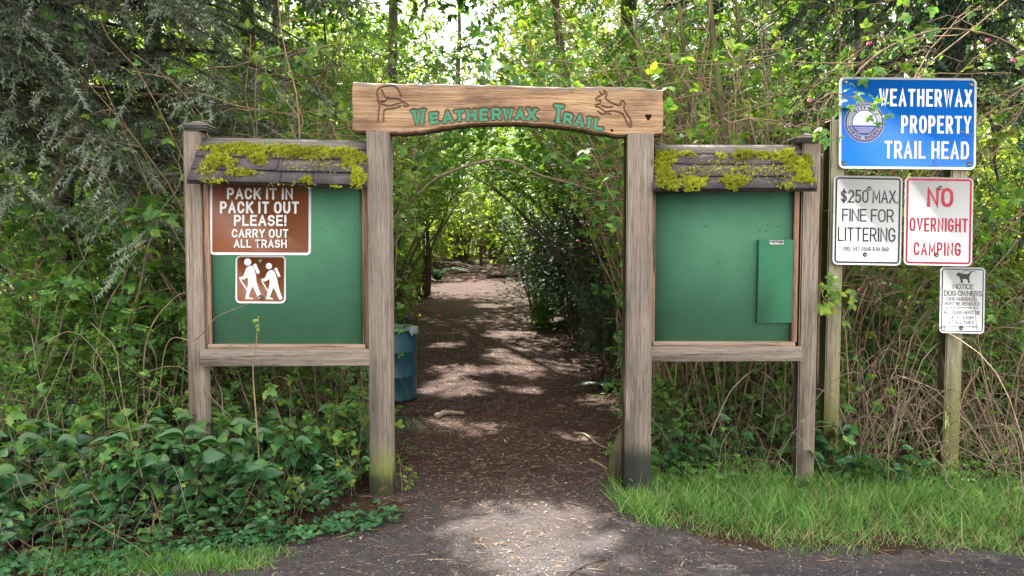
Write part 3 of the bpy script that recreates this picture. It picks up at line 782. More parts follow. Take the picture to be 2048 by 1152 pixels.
SB = 4.655
r, pm = sign('litter_sign', 'brown sign with white words asking to pack it in and carry out all trash', 'sign', SB, 419.5, 352, 622, 510, 9, (M_brown, 5.0), M_white,
    [('PACK IT IN', 454, 376, 586, 399), ('PACK IT OUT', 440, 403, 598, 427), ('PLEASE!', 468, 430, 573, 452), ('CARRY OUT', 464, 458, 577, 475.5), ('ALL TRASH', 468, 479, 574, 495.5)], .18, M_ink_white, rot=.004, bolts=((520, 386), (520, 486)))
r, pm = sign('hiker_sign', 'small square brown sign showing two white hikers with packs and sticks', 'sign', SB, 471, 511, 571.5, 606.5, 10, (M_brown, 3.4), M_white, [], .2, M_ink_white, rot=.004, bolts=((521, 521), (521, 594)))
zz = lambda pts: [(340 + x / 2.304, 220 + y / 2.304) for x, y in pts]
figs = [
 [disc(*zz([(358, 701)])[0], 7.2, 20), zz([(352, 728), (364, 720), (378, 716), (388, 728), (396, 760), (400, 795), (412, 830), (426, 864), (422, 871), (408, 871), (396, 842), (381, 812), (370, 838), (363, 862), (378, 866), (388, 872), (348, 872), (348, 866), (354, 835), (360, 800), (359, 771), (341, 781), (323, 780), (317, 773), (338, 766)]),
  zz([(383, 712), (396, 707), (415, 750), (402, 757)]), zz([(320, 781), (326, 779), (357, 826), (353, 832)])],
 [disc(*zz([(456, 719)])[0], 6.2, 20), zz([(450, 746), (461, 738), (474, 737), (484, 748), (494, 778), (499, 803), (505, 828), (519, 866), (516, 873), (503, 873), (490, 842), (477, 818), (468, 842), (461, 862), (472, 866), (480, 872), (442, 872), (444, 864), (452, 835), (459, 803), (459, 779), (440, 790), (424, 788), (420, 780), (438, 773)]),
  zz([(480, 730), (493, 726), (510, 766), (499, 770)]), zz([(421, 789), (427, 787), (454, 832), (450, 838)])]]
for fg in figs:
    mb = MB()
    for j, pts in enumerate(fg): filled(mb, pts, pm, .0016 + .00015 * j)
    mb.build('hiker_figure', M_ink_white, r)

# small green board with its white strip
PBY = 4.70 + .030
root = thing('posting_board', 'narrow dark green board with a white strip, fixed to the right green panel', 'board', at(1552, 563, PBY - .02))
mb = MB(); a = at(1517, 479, PBY - .02); b = at(1587, 646, PBY - .02); box(mb, a[0], b[0], PBY - .022, PBY - .0005, b[2], a[2], .0025); mb.build('board', M_panel_small, root)
pm = plane_map(PBY - .022, 1553, 484)
mb = MB(); plate(mb, rrect(1539.5, 480, 1567.5, 488.5, 1), pm, .0015, .0002); s = mb.build('strip', M_ink_white, root)
mb = MB(); text(mb, 'POSTINGS', 1541, 481.5, 1566, 487, pm, .2, off=.0022); mb.build('lettering', M_black, s)

# the four road-type signs on the two timber posts
S1 = 4.86
def hw(nm, *a, **k): return sign(nm, *a, **k)
r, pm = hw('trailhead_sign', 'large blue sign naming the property trail head with a round city seal', 'sign', S1, 1678.5, 155, 1952.5, 338, 11, (M_blue, 4.6), M_white,
    [('WEATHERWAX', 1757, 178, 1943, 213), ('PROPERTY', 1802, 231, 1942, 266.5), ('TRAIL HEAD', 1769, 282, 1938, 317.5)], .145, M_ink_white, rot=.010, bolts=((1690, 165), (1941, 168), (1688, 328), (1938, 327)))
M_seal_g = flat_mat('seal_grey', (.42, .42, .47), .4); M_seal_n = flat_mat('seal_navy', (.03, .03, .22), .4); M_seal_s = flat_mat('seal_sky', (.72, .86, .92), .4); M_seal_b = flat_mat('seal_sea', (.06, .09, .42), .4)
sx, sy = 1728.5, 246
seal = None
for nm, rr0, mt, d in (('seal', 40, M_seal_g, .0014), ('seal_ring', 38.3, M_seal_n, .0018), ('seal_band', 35.6, M_seal_g, .0022), ('seal_inner_ring', 25.4, M_seal_n, .0026), ('seal_sky', 23.6, M_seal_s, .0030)):
    mb = MB(); filled(mb, disc(sx, sy, rr0, 48), pm, d); ob = mb.build(nm, mt, seal or r)
    seal = seal or ob
mb = MB(); filled(mb, [(sx + 23.6 * math.cos(t_), sy + 23.6 * math.sin(t_)) for t_ in np.radians(np.linspace(14, 166, 20))], pm, .0034); mb.build('seal_sea', M_seal_b, seal)
mb = MB()
filled(mb, [(sx - 13, sy + 4), (sx - 9, sy - 3), (sx - 2, sy - 7), (sx + 6, sy - 4), (sx + 13, sy - 1), (sx + 12, sy + 5)], pm, .0038)
filled(mb, [(sx - 17, sy - 12), (sx - 8, sy - 10), (sx - 2, sy - 14), (sx + 7, sy - 19), (sx + 3, sy - 11), (sx - 3, sy - 8), (sx - 10, sy - 7)], pm, .0040)
for q in range(3): ribbon(mb, [(sx - 19 + q * 3, sy + 11 + q * 4), (sx + 19 - q * 3, sy + 11 + q * 4)], 1.0, pm, .0042)
mb.build('seal_bird', M_ink_white, seal)
mb = MB()
def ringtext(s, a0, a1, rad, out):
    for i, ch in enumerate(s):
        if ch == ' ': continue
        t_ = math.radians(a0 + (a1 - a0) * i / (len(s) - 1)); cx_, cy_ = sx + rad * math.cos(t_), sy + rad * math.sin(t_)
        tilt = t_ + (math.pi / 2 if out else -math.pi / 2); c_, s_ = math.cos(tilt), math.sin(tilt)
        f2 = lambda x, y, d: pm(cx_ + c_ * x - s_ * y, cy_ + s_ * x + c_ * y, d)
        text(mb, ch, -2.9, -3.7, 2.9, 3.7, f2, .24, off=.0027)
ringtext('CITY OF', -128, -52, 30.4, True); ringtext('OCEAN SHORES', 162, 18, 30.4, False)
mb.build('seal_lettering', M_seal_n, seal)
hw('littering_sign', 'white sign with a black border about the littering fine', 'sign', S1 - .002, 1666.5, 352, 1803.5, 530, 10, M_white, M_white,
    [('$250 MAX.', 1681, 380, 1795, 406), ('FINE FOR', 1684, 418, 1787, 443.5), ('LITTERING', 1676, 455, 1791, 483), ('ORD. 593 OSMG 8.04.040', 1687, 493.5, 1778, 502, .13)], .105, M_black, rot=.018, border=(3.4, 3.4, M_black), bolts=((1737, 377), (1731, 509)))
hw('camping_sign', 'white sign with a red border forbidding overnight camping', 'sign', S1 - .004, 1809, 354.5, 1945.5, 531, 10, M_white, M_white,
    [('NO', 1853, 375.5, 1905, 414), ('OVERNIGHT', 1819, 436, 1935, 463.5, .135), ('CAMPING', 1828, 484.5, 1922, 511.5, .14)], .165, M_red, rot=.018, border=(3.2, 4.0, M_red), bolts=((1879, 376), (1874, 510)))
r, pm = hw('dog_notice_sign', 'small white notice for dog owners with a dog figure, below the camping sign', 'sign', S1 - .012, 1880, 534.5, 1969.5, 666.5, 8, M_white, M_white,
    [('NOTICE', 1905, 568, 1946, 578), ('DOG OWNERS', 1888, 581.5, 1963, 592), ('DOG NUISANCES', 1895, 594.5, 1953, 601.5), ('MUST BE REMOVED', 1889, 603.8, 1959, 611), ('M.C. 6.04.020 MAX FINE $500', 1891, 613.5, 1957, 617, .16),
     ('ALL DOGS MUST BE', 1888, 621, 1960, 628.5), ('ON A LEASH', 1900, 631.2, 1947, 638.5), ('AT ALL TIMES', 1898, 641, 1948, 648), ('M.C. 6.04.010 MAX FINE $500', 1890, 651, 1956, 654.5, .16)], .115, M_black, rot=.018, border=(3.2, 1.9, M_black), bolts=((1923, 655.5),))
mb = MB()
filled(mb, [(1912, 549), (1916, 544.5), (1921, 547), (1934, 548), (1944, 541), (1938, 551), (1937, 556), (1939, 566), (1936, 566), (1933, 558), (1924, 558), (1925, 566), (1921, 566), (1919, 556), (1916, 552), (1912, 553)], pm, .0016)
ribbon(mb, [(1919, 548), (1930, 541), (1950, 543)], 1.0, pm, .0020)
mb.build('dog_figure', M_black, r)

def timber_post(label, pxt, pyt, pxb, Y, w, rz):
    xt = at(pxt, pyt, Y); xb = xt[0]
    z0 = float(height(xb, Y))
    root = thing('sign_post', label, 'post', (xb, Y + w / 2 + .02, z0))
    mb = MB(); h = xt[2] - z0
    c_, s_ = math.cos(rz), math.sin(rz)
    q = MB(); box(q, -w / 2, w / 2, -w / 2, w / 2, -.15, h, .007)
    v = np.concatenate(q.v); v2 = v.copy(); v2[:, 0] = c_ * v[:, 0] - s_ * v[:, 1]; v2[:, 1] = s_ * v[:, 0] + c_ * v[:, 1]
    mb.add(v2 + np.array(ROOT[root.name]), *q.f)
    mb.build('post', M_post_s, root)
timber_post('square timber post behind the left edge of the blue sign and the white fine sign', 1679, 338 - 100, 1665, S1 + .004, .098, R(3))
timber_post('square timber post with greenish algae carrying the dog notice', 1927, 240, 1910, S1 + .004, .105, R(-2))

# ---------------------------------------------------------------- steel drum used as a bin
def lathe(mb, prof, cx, cy, n=40):
    ang = np.arange(n) / n * 2 * math.pi
    V = [(cx + r_ * math.cos(t_), cy + r_ * math.sin(t_), z_) for r_, z_ in prof for t_ in ang]
    mb.add(V, [[i * n + k_, i * n + (k_ + 1) % n, (i + 1) * n + (k_ + 1) % n, (i + 1) * n + k_] for i in range(len(prof) - 1) for k_ in range(n)])
M_drum, n, l, p = new_mat('blue_drum_paint')
tc = n.new('ShaderNodeTexCoord'); o = tc.outputs['Object']
t = noise(n, l, o, 9, 6, .65, (1, 1, .35)); t2 = noise(n, l, o, 70, 4, .7)
r_ = ramp(n, [(.3, (.014, .062, .092)), (.6, (.019, .078, .112)), (.85, (.04, .11, .14))]); l.new(t.outputs['Fac'], r_.inputs['Fac'])
r2 = ramp(n, [(.62, (1, 1, 1)), (.72, (.35, .22, .15))]); l.new(t2.outputs['Fac'], r2.inputs['Fac'])
l.new(mix(n, l, 1.0, r_.outputs['Color'], r2.outputs['Color'], 'MULTIPLY'), p.inputs['Base Color']); p.inputs['Roughness'].default_value = .42
DY = 7.55; dx1 = (833 - 1024) / F * DY; DR = .285; dcx = dx1 - DR
dz = float(height(dcx, DY)) + .012; dh = .70
bin_ = thing('steel_drum', 'blue steel drum used as a litter bin behind the left gate post', 'litter bin', (dcx, DY, dz))
mb = MB(); z = lambda h_: dz + h_
lathe(mb, [(.0, z(0.015)), (DR - .02, z(.015)), (DR - .004, z(0)), (DR, z(.008)), (DR - .006, z(.03)), (DR - .008, z(.22)), (DR + .004, z(.233)), (DR + .004, z(.243)), (DR - .008, z(.256)), (DR - .008, z(.46)), (DR + .004, z(.473)), (DR + .004, z(.483)), (DR - .008, z(.496)), (DR - .008, z(dh - .02)), (DR - .02, z(dh - .02)), (DR - .022, z(.3)), (0, z(.28))], dcx, DY)
mb.build('drum', M_drum, bin_, True)
mb = MB(); ang = np.linspace(0, 2 * math.pi, 41)
tube(mb, np.stack([dcx + (DR - .006) * np.cos(ang), DY + (DR - .006) * np.sin(ang), np.full(41, z(dh - .016))], 1), .011, 6, False); mb.build('rim', M_drum, bin_, True)
mb = MB(); lathe(mb, [(DR + .008, z(dh - .012)), (DR + .008, z(dh + .006)), (DR - .01, z(dh + .012)), (DR - .06, z(dh + .004)), (DR - .12, z(dh - .02)), (DR - .13, z(dh - .1))], dcx, DY)
mb.build('lid_ring', flat_mat('dull_green_lid', (.14, .20, .16), .5), bin_, True)
rng = np.random.default_rng(3); mb = MB(); V = []
a_ = np.linspace(R(-38), R(2), 15)
for i, t_ in enumerate(a_):
    for rr0, zz0 in ((DR - .05, dh + .012), (DR + .012, dh + .016), (DR + .016, dh - .03 - .05 * rng.random())): V.append((dcx + rr0 * math.cos(t_), DY + rr0 * math.sin(t_), z(zz0)))
mb.add(V, [[3 * i + j, 3 * i + 3 + j, 3 * i + 4 + j, 3 * i + 1 + j] for i in range(14) for j in range(2)]); mb.build('bag_liner', flat_mat('pale_plastic_bag', (.30, .35, .37), .3), bin_)
mb = MB(); tx = dcx + (DR - .05) * math.cos(R(-40)); ty = DY + (DR - .05) * math.sin(R(-40)); tube(mb, [(tx, ty, z(dh - .02)), (tx, ty, z(dh + .045))], .006, 6); mb.build('lid_handle', M_black, bin_)

# far trail marker: a post with a small board
q = np.array([(962 - 1024) / F * 33, 33.0, 0]); q[2] = float(height(q[0], q[1])); mk = thing('trail_marker', 'small brown marker post with a board at the bright far bend', 'marker post', q)
mY = q[1]; s_ = mY / F
mb = MB(); box(mb, q[0] - 3.2 * s_, q[0] + 3.2 * s_, mY, mY + .08, q[2] - .1, q[2] + 52 * s_, .01); mb.build('post', wood_mat('old_brown_post', (.06, .035, .02), (.12, .075, .045)), mk)
mb = MB(); box(mb, q[0] - 8 * s_, q[0] + 7 * s_, mY - .03, mY - .002, q[2] + 38 * s_, q[2] + 47 * s_, .006); bd_ = mb.build('board', wood_mat('old_brown_board', (.07, .045, .025), (.15, .1, .06), 'x'), mk)
mb = MB(); box(mb, q[0] - 6 * s_, q[0] + 5 * s_, mY - .036, mY - .031, q[2] + 41 * s_, q[2] + 43 * s_); mb.build('lettering', flat_mat('yellow_lettering', (.5, .42, .15)), bd_)
# ---------------------------------------------------------------- ground, trail, asphalt: one jittered sheet of ground cut along their edges
rng = np.random.default_rng(77)
def apron(x, y):
    """trodden gravel apron in front of the gate"""
    left = np.interp(x, [-4, -1.9, -1.3, -.85, -.6], [3.15, 3.45, 3.8, 4.15, 4.45])
    right = np.interp(x, [.58, .7, .98, 1.25, 1.6, 2.6, 6], [4.75, 4.12, 3.93, 3.83, 3.74, 3.76, 3.9])
    lim = np.where(x < .58, np.where(x > -.6, 9, left), right)
    return y < lim + .05 * np.sin(x * 9) + .03 * np.sin(x * 23)
def is_trail(x, y):
    off = np.abs(x - trail_x(y)) - trail_w(y) + .12 * np.sin(y * 1.9) * smooth(4.5, 7, y) + .06 * np.sin(y * 5.3 + x)
    return np.where(y > 4.5, off < 0, apron(x, y)) & (y < 48)
def is_asphalt(x, y): return y < np.interp(x, [-3, -2.0, -1.6, .8, 1.06, 2.6, 8], [3.38, 3.38, 3.3, 3.3, 3.50, 3.66, 3.9]) + .02 * np.sin(x * 17)
xs = np.concatenate([np.arange(-60, -9, 1.2), np.arange(-9, 9, .05), np.arange(9, 62, 1.2)])
ys = np.concatenate([np.arange(-30, 1.5, 1.0), np.arange(1.5, 13, .05), np.arange(13, 34, .2), np.arange(34, 130, 2.0)])
XX, YY = np.meshgrid(xs, ys, indexing='ij')
jx = np.zeros_like(XX); 
dense = (np.abs(XX) < 8.8) & (YY > 1.7) & (YY < 12.8)
XX = XX + dense * rng.uniform(-.018, .018, XX.shape); YY = YY + dense * rng.uniform(-.018, .018, YY.shape)
ZZ = height(XX, YY) + dense * rng.normal(0, .004, XX.shape)
nx, ny = XX.shape
I = (np.arange(nx - 1)[:, None] * ny + np.arange(ny - 1)[None])
Q = np.stack([I, I + ny, I + ny + 1, I + 1], -1).reshape(-1, 4)
CX = .25 * (XX[:-1, :-1] + XX[1:, :-1] + XX[:-1, 1:] + XX[1:, 1:]).ravel(); CY = .25 * (YY[:-1, :-1] + YY[1:, :-1] + YY[:-1, 1:] + YY[1:, 1:]).ravel()
asp = is_asphalt(CX, CY); trl = is_trail(CX, CY) & ~asp
GV = np.stack([XX.ravel(), YY.ravel(), ZZ.ravel()], 1)
def ground_mat(name, kind):
    m, n, l, p = new_mat(name)
    tc = n.new('ShaderNodeTexCoord'); o = tc.outputs['Object']
    a = noise(n, l, o, 1.1, 5, .6); b = noise(n, l, o, 16, 6, .7); c_ = noise(n, l, o, 95, 4, .75); d = noise(n, l, o, 330, 2, .7)
    if kind == 'trail':
        r = ramp(n, [(.28, (.024, .0115, .0085)), (.5, (.054, .028, .021)), (.72, (.10, .057, .041))])
    elif kind == 'floor':
        r = ramp(n, [(.28, (.018, .011, .007)), (.5, (.045, .026, .016)), (.72, (.09, .055, .032))])
    else:
        r = ramp(n, [(.3, (.028, .027, .030)), (.55, (.055, .052, .056)), (.75, (.10, .095, .10))])
    f = mth(n, l, 'ADD', mth(n, l, 'MULTIPLY', b.outputs['Fac'], .5), mth(n, l, 'MULTIPLY', c_.outputs['Fac'], .5)); l.new(f, r.inputs['Fac'])
    col_ = r.outputs['Color']
    ra = ramp(n, [(.3, (.7, .68, .66)), (.7, (1.3, 1.28, 1.25))]); l.new(a.outputs['Fac'], ra.inputs['Fac'])
    col_ = mix(n, l, 1.0, col_, ra.outputs['Color'], 'MULTIPLY')
    if kind == 'trail':   # the front of the path is greyer crushed stone
        sx_ = n.new('ShaderNodeSeparateXYZ'); l.new(o, sx_.inputs[0])
        gf = mth(n, l, 'ADD', mth(n, l, 'DIVIDE', mth(n, l, 'SUBTRACT', 5.4, sx_.outputs['Y']), 1.6), mth(n, l, 'MULTIPLY', mth(n, l, 'SUBTRACT', a.outputs['Fac'], .5), 2.0), True)
        gr = ramp(n, [(.3, (.032, .028, .029)), (.55, (.078, .069, .069)), (.76, (.17, .155, .15))]); l.new(f, gr.inputs['Fac'])
        col_ = mix(n, l, gf, col_, gr.outputs['Color'])
    if kind != 'floor':
        sp_ = ramp(n, [(.66, (0, 0, 0)), (.74, (1, 1, 1))]); l.new(d.outputs['Fac'], sp_.inputs['Fac'])
        col_ = mix(n, l, mth(n, l, 'MULTIPLY', sp_.outputs['Color'], .55), col_, (.30, .27, .25))
    l.new(col_, p.inputs['Base Color']); p.inputs['Roughness'].default_value = .9; p.inputs['Specular IOR Level'].default_value = .2
    bump(n, l, mth(n, l, 'ADD', f, mth(n, l, 'MULTIPLY', d.outputs['Fac'], .3)), p, .9, .02)
    return m
for nm, sel, k in (('ground', ~asp & ~trl, 'floor'), ('trail', trl, 'trail'), ('asphalt', asp, 'asphalt')):
    q = Q[sel]; u, inv = np.unique(q.ravel(), return_inverse=True)
    mb = MB(); mb.add(GV[u], inv.reshape(-1, 4)); o_ = mb.build(nm, ground_mat(nm + '_surface', k), None, True); tag(o_, kind='structure')

# ---------------------------------------------------------------- leaf shapes (axis +Y, face +Z, unit length)
def leaf_tpl(ys_, ws_, fold=.12, droop=.18, serr=0):
    V = []; 
    for i, (y, w) in enumerate(zip(ys_, ws_)):
        z = -droop * y * y; k = 1 + (serr if i % 2 else -serr)
        V += [(-w * k, y, z + fold * w * 2), (0, y, z), (w * k, y, z + fold * w * 2)]
    Fq = []
    for i in range(len(ys_) - 1):
        a = 3 * i; Fq += [[a, a + 1, a + 4, a + 3], [a + 1, a + 2, a + 5, a + 4]]
    return (np.array(V, float), [np.array(Fq)])
SALAL = leaf_tpl([0, .10, .27, .46, .66, .84, 1.0], [.012, .16, .28, .30, .235, .12, .006], .26, .30)
SMALL = (np.array([(0, 0, 0), (.26, .45, .06), (0, 1, -.12), (-.26, .45, .06)]), [np.array([[0, 1, 2], [0, 2, 3]])])
LFT = leaf_tpl([0, .16, .3, .44, .58, .72, .86, 1.0], [.01, .24, .22, .34, .22, .24, .10, .006], .12, .25, .10)
def merge(ts):
    V = []; Fs = {}; n = 0
    for v, fs in ts:
        for f in fs: Fs.setdefault(f.shape[1], []).append(f + n)
        V.append(v); n += len(v)
    return (np.vstack(V), [np.vstack(f) for f in Fs.values()])
def rotz(t, a, s=1, off=(0, 0, 0)):
    c, s_ = math.cos(a), math.sin(a); v = t[0] * s
    return (np.stack([c * v[:, 0] - s_ * v[:, 1], s_ * v[:, 0] + c * v[:, 1], v[:, 2]], 1) + np.array(off), t[1])
TRI = merge([rotz(LFT, 0, .72, (0, .28, 0)), rotz(LFT, R(68), .62, (0, .24, 0)), rotz(LFT, R(-68), .62, (0, .24, 0)), (np.array([(-.012, 0, 0), (.012, 0, 0), (.012, .3, 0), (-.012, .3, 0)]), [np.array([[0, 1, 2, 3]])])])
def pinnate(n=4):
    L = [rotz(SMALL, 0, .34, (0, .7, -.1))]
    for i in range(n):
        y = .12 + .6 * i / n
        for s_ in (1, -1): L.append(rotz(SMALL, s_ * R(58), .32, (0, y, -.1 * y)))
    return merge(L)
SPRAY = pinnate(4)
CLUSTER = merge([(lambda t, k: (t[0] + np.array([math.cos(k * 2.4) * .3, math.sin(k * 1.7) * .3 + .3, .22 * math.sin(k * 3.1)]), t[1]))(rotz(SMALL, k * 1.9, .5), k) for k in range(6)])
def needle_twig(n=26, ln=.17):
    rg = np.random.default_rng(1); V = [(-.006, 0, 0), (.006, 0, 0), (0, 1, -.06)]; Fs = [[0, 1, 2]]
    for i in range(n):
        y = .04 + .95 * i / n; a = rg.uniform(0, 2 * math.pi); L = ln * (1 - .35 * (i / n)) * rg.uniform(.8, 1.15)
        d = np.array([math.cos(a) * .85, .62, math.sin(a) * .6]); d /= np.linalg.norm(d)
        b = np.array([0, y, -.06 * y]); w = np.cross(d, [0, 0, 1.]); w = w / (np.linalg.norm(w) + 1e-6) * .016
        k = len(V); V += [tuple(b - w), tuple(b + w), tuple(b + d * L)]; Fs.append([k, k + 1, k + 2])
    return (np.array(V), [np.array(Fs)])
NTWIG = needle_twig()
NTWIG_S = needle_twig(20, .2)

M_salal = leaf_mat('salal_leaf', (.022, .078, .026), (.042, .13, .040), (.11, .22, .06), .22, .28, .5)
M_berry = leaf_mat('salmonberry_leaf', (.06, .17, .045), (.12, .27, .06), (.25, .38, .075), .45, .45, .3)
M_berry_b = leaf_mat('young_leaf', (.10, .22, .045), (.18, .30, .05), (.33, .42, .06), .45, .45, .3)
M_huck = leaf_mat('huckleberry_leaf', (.020, .055, .030), (.036, .085, .042), (.075, .13, .06), .18, .48, .4)
M_spruce = leaf_mat('spruce_needle', (.09, .125, .09), (.145, .18, .125), (.24, .26, .18), .12, .5, .3)
M_fir = leaf_mat('hemlock_needle', (.018, .042, .024), (.032, .065, .034), (.06, .10, .045), .2, .45, .35)
M_fern = leaf_mat('sword_fern_leaf', (.014, .055, .026), (.028, .09, .036), (.06, .14, .045), .25, .4, .4)
M_fern_brown = leaf_mat('dead_fern_leaf', (.10, .05, .025), (.17, .09, .045), None, .25, .7, .2)
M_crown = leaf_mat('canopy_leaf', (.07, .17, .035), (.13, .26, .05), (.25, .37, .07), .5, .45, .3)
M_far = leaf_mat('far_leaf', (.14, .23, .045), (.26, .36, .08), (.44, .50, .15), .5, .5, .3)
M_cane = bark_mat('brown_cane_bark', (.14, .092, .055), (.34, .24, .145), None, scale=18)
M_cane_g = bark_mat('grey_twig_bark', (.12, .09, .063), (.33, .255, .175), None, scale=18)
M_stem = bark_mat('dark_stem_bark', (.045, .03, .02), (.12, .08, .05), (.07, .085, .018), .62, scale=22)
M_trunk = bark_mat('dark_conifer_bark', (.018, .013, .010), (.07, .05, .037), (.05, .06, .015), .66, 14)
M_mossy = bark_mat('mossy_trunk_bark', (.03, .024, .014), (.08, .06, .035), (.085, .10, .016), .5, 14)
M_petal = leaf_mat('magenta_petal', (.40, .02, .16), (.55, .04, .24), (.5, .05, .3), .4, .5, .2, (1, .6, .9))

# ---------------------------------------------------------------- plant builders (made around the origin, then placed)
def cane_bush(name, rng, canes=30, h=(2.2, 3.6), spread=.35, lean=.9, nleaf=220, leafsize=(.07, .13), tpl=TRI, leafm=None, canem=None, rad=.008, leaf_from=.45, droop=.35, twigs=3, flowers=0, dirbias=None, wob=.06, back=None):
    root = thing(name, None, None); cm = MB(); TT = []; DD = []
    cm.sizes = []
    for i in range(canes):
        n0 = cm.n
        a = rng.uniform(0, 2 * math.pi); b = np.array([math.cos(a), math.sin(a), 0]) * spread * math.sqrt(rng.random())
        L = rng.uniform(*h); a2 = a + rng.normal(0, .7); out = rng.uniform(.15, 1) * lean
        dv = np.array([math.cos(a2), math.sin(a2), 0]) * out
        if dirbias is not None: dv = dv + np.array(dirbias) * rng.uniform(.3, 1)
        t = np.linspace(0, 1, 9)[:, None]
        P = b + dv * L * .55 * t ** 1.15 + np.array([0, 0, L]) * (t - droop * .5 * t ** 3) + np.cumsum(rng.normal(0, wob * L / 3.2, (9, 3)) * np.linspace(.1, 1, 9)[:, None], 0) * np.array([1, 1, .4])
        if back is not None: P[:, 1] = np.where(P[:, 1] < 0, back * np.tanh(P[:, 1] / back), P[:, 1])
        P = bez(P, 13); r0 = rad * rng.uniform(.6, 1.3)
        tube(cm, P, np.linspace(r0, r0 * .35, 13), 4, False)
        pts = [P]
        for k in range(twigs):
            j = rng.integers(4, 12); d = rnd_dir(rng, 1)[0]; d[2] = abs(d[2]) * .6 - .1; Lt = rng.uniform(.2, .55) * L * .35
            q = P[j] + d * np.linspace(0, Lt, 5)[:, None] + np.array([0, 0, -.12 * Lt]) * (np.linspace(0, 1, 5)[:, None] ** 2) + np.cumsum(rng.normal(0, .02, (5, 3)), 0); q[0] = P[j]
            tube(cm, q, np.linspace(r0 * .55, r0 * .2, 5), 3, False); pts.append(q)
        cm.sizes.append(cm.n - n0)
        for q in pts:
            s = np.linspace(0, 1, len(q))
            ok = q[int(leaf_from * len(P)):] if q is P else q[1:]
            if len(ok): TT.append(ok); DD.append(np.gradient(q, axis=0)[-len(ok):])
    cm.build('canes', canem or M_cane, root)
    T = np.vstack(TT); D = np.vstack(DD)
    pick = rng.integers(0, len(T), nleaf)
    T = T[pick] + rng.normal(0, .03, (nleaf, 3))
    if back is not None: T[:, 1] = np.maximum(T[:, 1], -abs(back) * 1.05)
    D = D[pick]; D = D / np.linalg.norm(D, axis=1)[:, None] * .5 + rnd_dir(rng, nleaf) + np.array([0, 0, -.1])
    U = np.array([0, 0, 1.]) + rnd_dir(rng, nleaf) * .65
    lm = MB(); S = rng.uniform(*leafsize, nleaf); lm.inst(tpl, frames(D, U, S), T)
    lm.build('leaves', leafm or M_berry, root)
    if flowers:
        fm = MB(); idx = rng.integers(0, nleaf, flowers)
        for k in idx:
            n5 = 5; a = np.arange(n5) * 2 * math.pi / n5; d = np.stack([np.cos(a), np.sin(a), np.full(n5, -.5)], 1)
            fm.inst(SMALL, frames(d, np.tile([0, 0, 1.], (n5, 1)), np.full(n5, .026)), np.tile(T[k] + [0, 0, -.04], (n5, 1)))
        fm.build('flowers', M_petal, root)
    return root
def put(root, x, y, rz=0, sc=1, label=None, cat=None, group=None, dz=0):
    root.location = (x, y, float(height(x, y)) + dz - .02); root.rotation_euler = (0, 0, rz); root.scale = (sc,) * 3
    ROOT[root.name] = tuple(root.location)
    tag(root, label, cat, group); return root
def place(proto, x, y, rz=0, sc=1, label=None, group=None, dz=0):
    c = copy_tree(proto, (x, y, float(height(x, y)) + dz - .02), rz, sc, label, group); c['category'] = proto['category']; return c

def salal(rng, n_st=9, h=.55, ls=(.06, .125)):
    root = thing('salal_plant', None, None); cm = MB(); T = []; D = []; U = []
    for i in range(n_st):
        a = rng.uniform(0, 2 * math.pi); L = h * rng.uniform(.55, 1.1); dv = np.array([math.cos(a), math.sin(a), 0]) * rng.uniform(.1, .55)
        t = np.linspace(0, 1, 8)[:, None]
        P = rng.normal(0, .05, 3) * [1, 1, 0] + dv * L * t ** 1.4 + np.array([0, 0, L]) * (t - .25 * t ** 2); P += np.cumsum(rng.normal(0, .008, (8, 3)), 0)
        tube(cm, P, np.linspace(.0045, .002, 8), 4, False)
        for j in range(2, 8):
            if rng.random() < .12: continue
            for r_ in range(2 if j == 7 else 1):
                s = (1 if j % 2 else -1); tan = P[min(j, 7)] - P[j - 1]; tan /= np.linalg.norm(tan)
                sd = np.cross(tan, [0, 0, 1.]); sd /= np.linalg.norm(sd) + 1e-6; aa = rng.uniform(-.5, .5)
                d = sd * s * math.cos(aa) + np.array([-sd[1], sd[0], 0]) * math.sin(aa) + tan * .35 + np.array([0, -.35, -.05])
                T.append(P[j]); D.append(d); U.append(np.array([0, -.5, .85]) + rng.normal(0, .55, 3))
    n = len(T); T = np.array(T); D = np.array(D); S = rng.uniform(*ls, n)
    cm.build('stems', M_stem, root)
    lm = MB(); lm.inst(SALAL, frames(D, np.array(U), S), T); lm.build('leaves', M_salal, root, True)
    return root
def fern(rng, nf=13, L=(.55, .95), mat=None, up=.75):
    root = thing('sword_fern', None, None); lm = MB(); cm = MB()
    for i in range(nf):
        a = i / nf * 2 * math.pi + rng.normal(0, .2); l_ = rng.uniform(*L); t = np.linspace(0, 1, 34)[:, None]
        P = np.array([math.cos(a), math.sin(a), 0]) * l_ * (.25 * t + .62 * t ** 2) + np.array([0, 0, l_ * up]) * (1.25 * t - .95 * t ** 2.2)
        tube(cm, P[::4], np.linspace(.004, .0015, len(P[::4])), 3, False)
        tan = np.gradient(P, axis=0); tan /= np.linalg.norm(tan, axis=1)[:, None]
        sd = np.cross(tan, [0, 0, 1.]); sd /= np.linalg.norm(sd, axis=1)[:, None]; nm = np.cross(sd, tan)
        w = .13 * l_ * np.sin(np.linspace(.25, 1, 34) * math.pi * .97) ** .7 + .004
        for s_ in (1, -1):
            lm.inst((SMALL[0] * [.55, 1, 1], SMALL[1]), frames((sd * s_ + tan * .28 - nm * .12)[2:], nm[2:] + rng.normal(0, .12, (32, 3)), np.stack([w * .55 + .006, w, w], 1)[2:]), P[2:])
    cm.build('stalks', M_stem, root); lm.build('fronds', mat or M_fern, root)
    return root
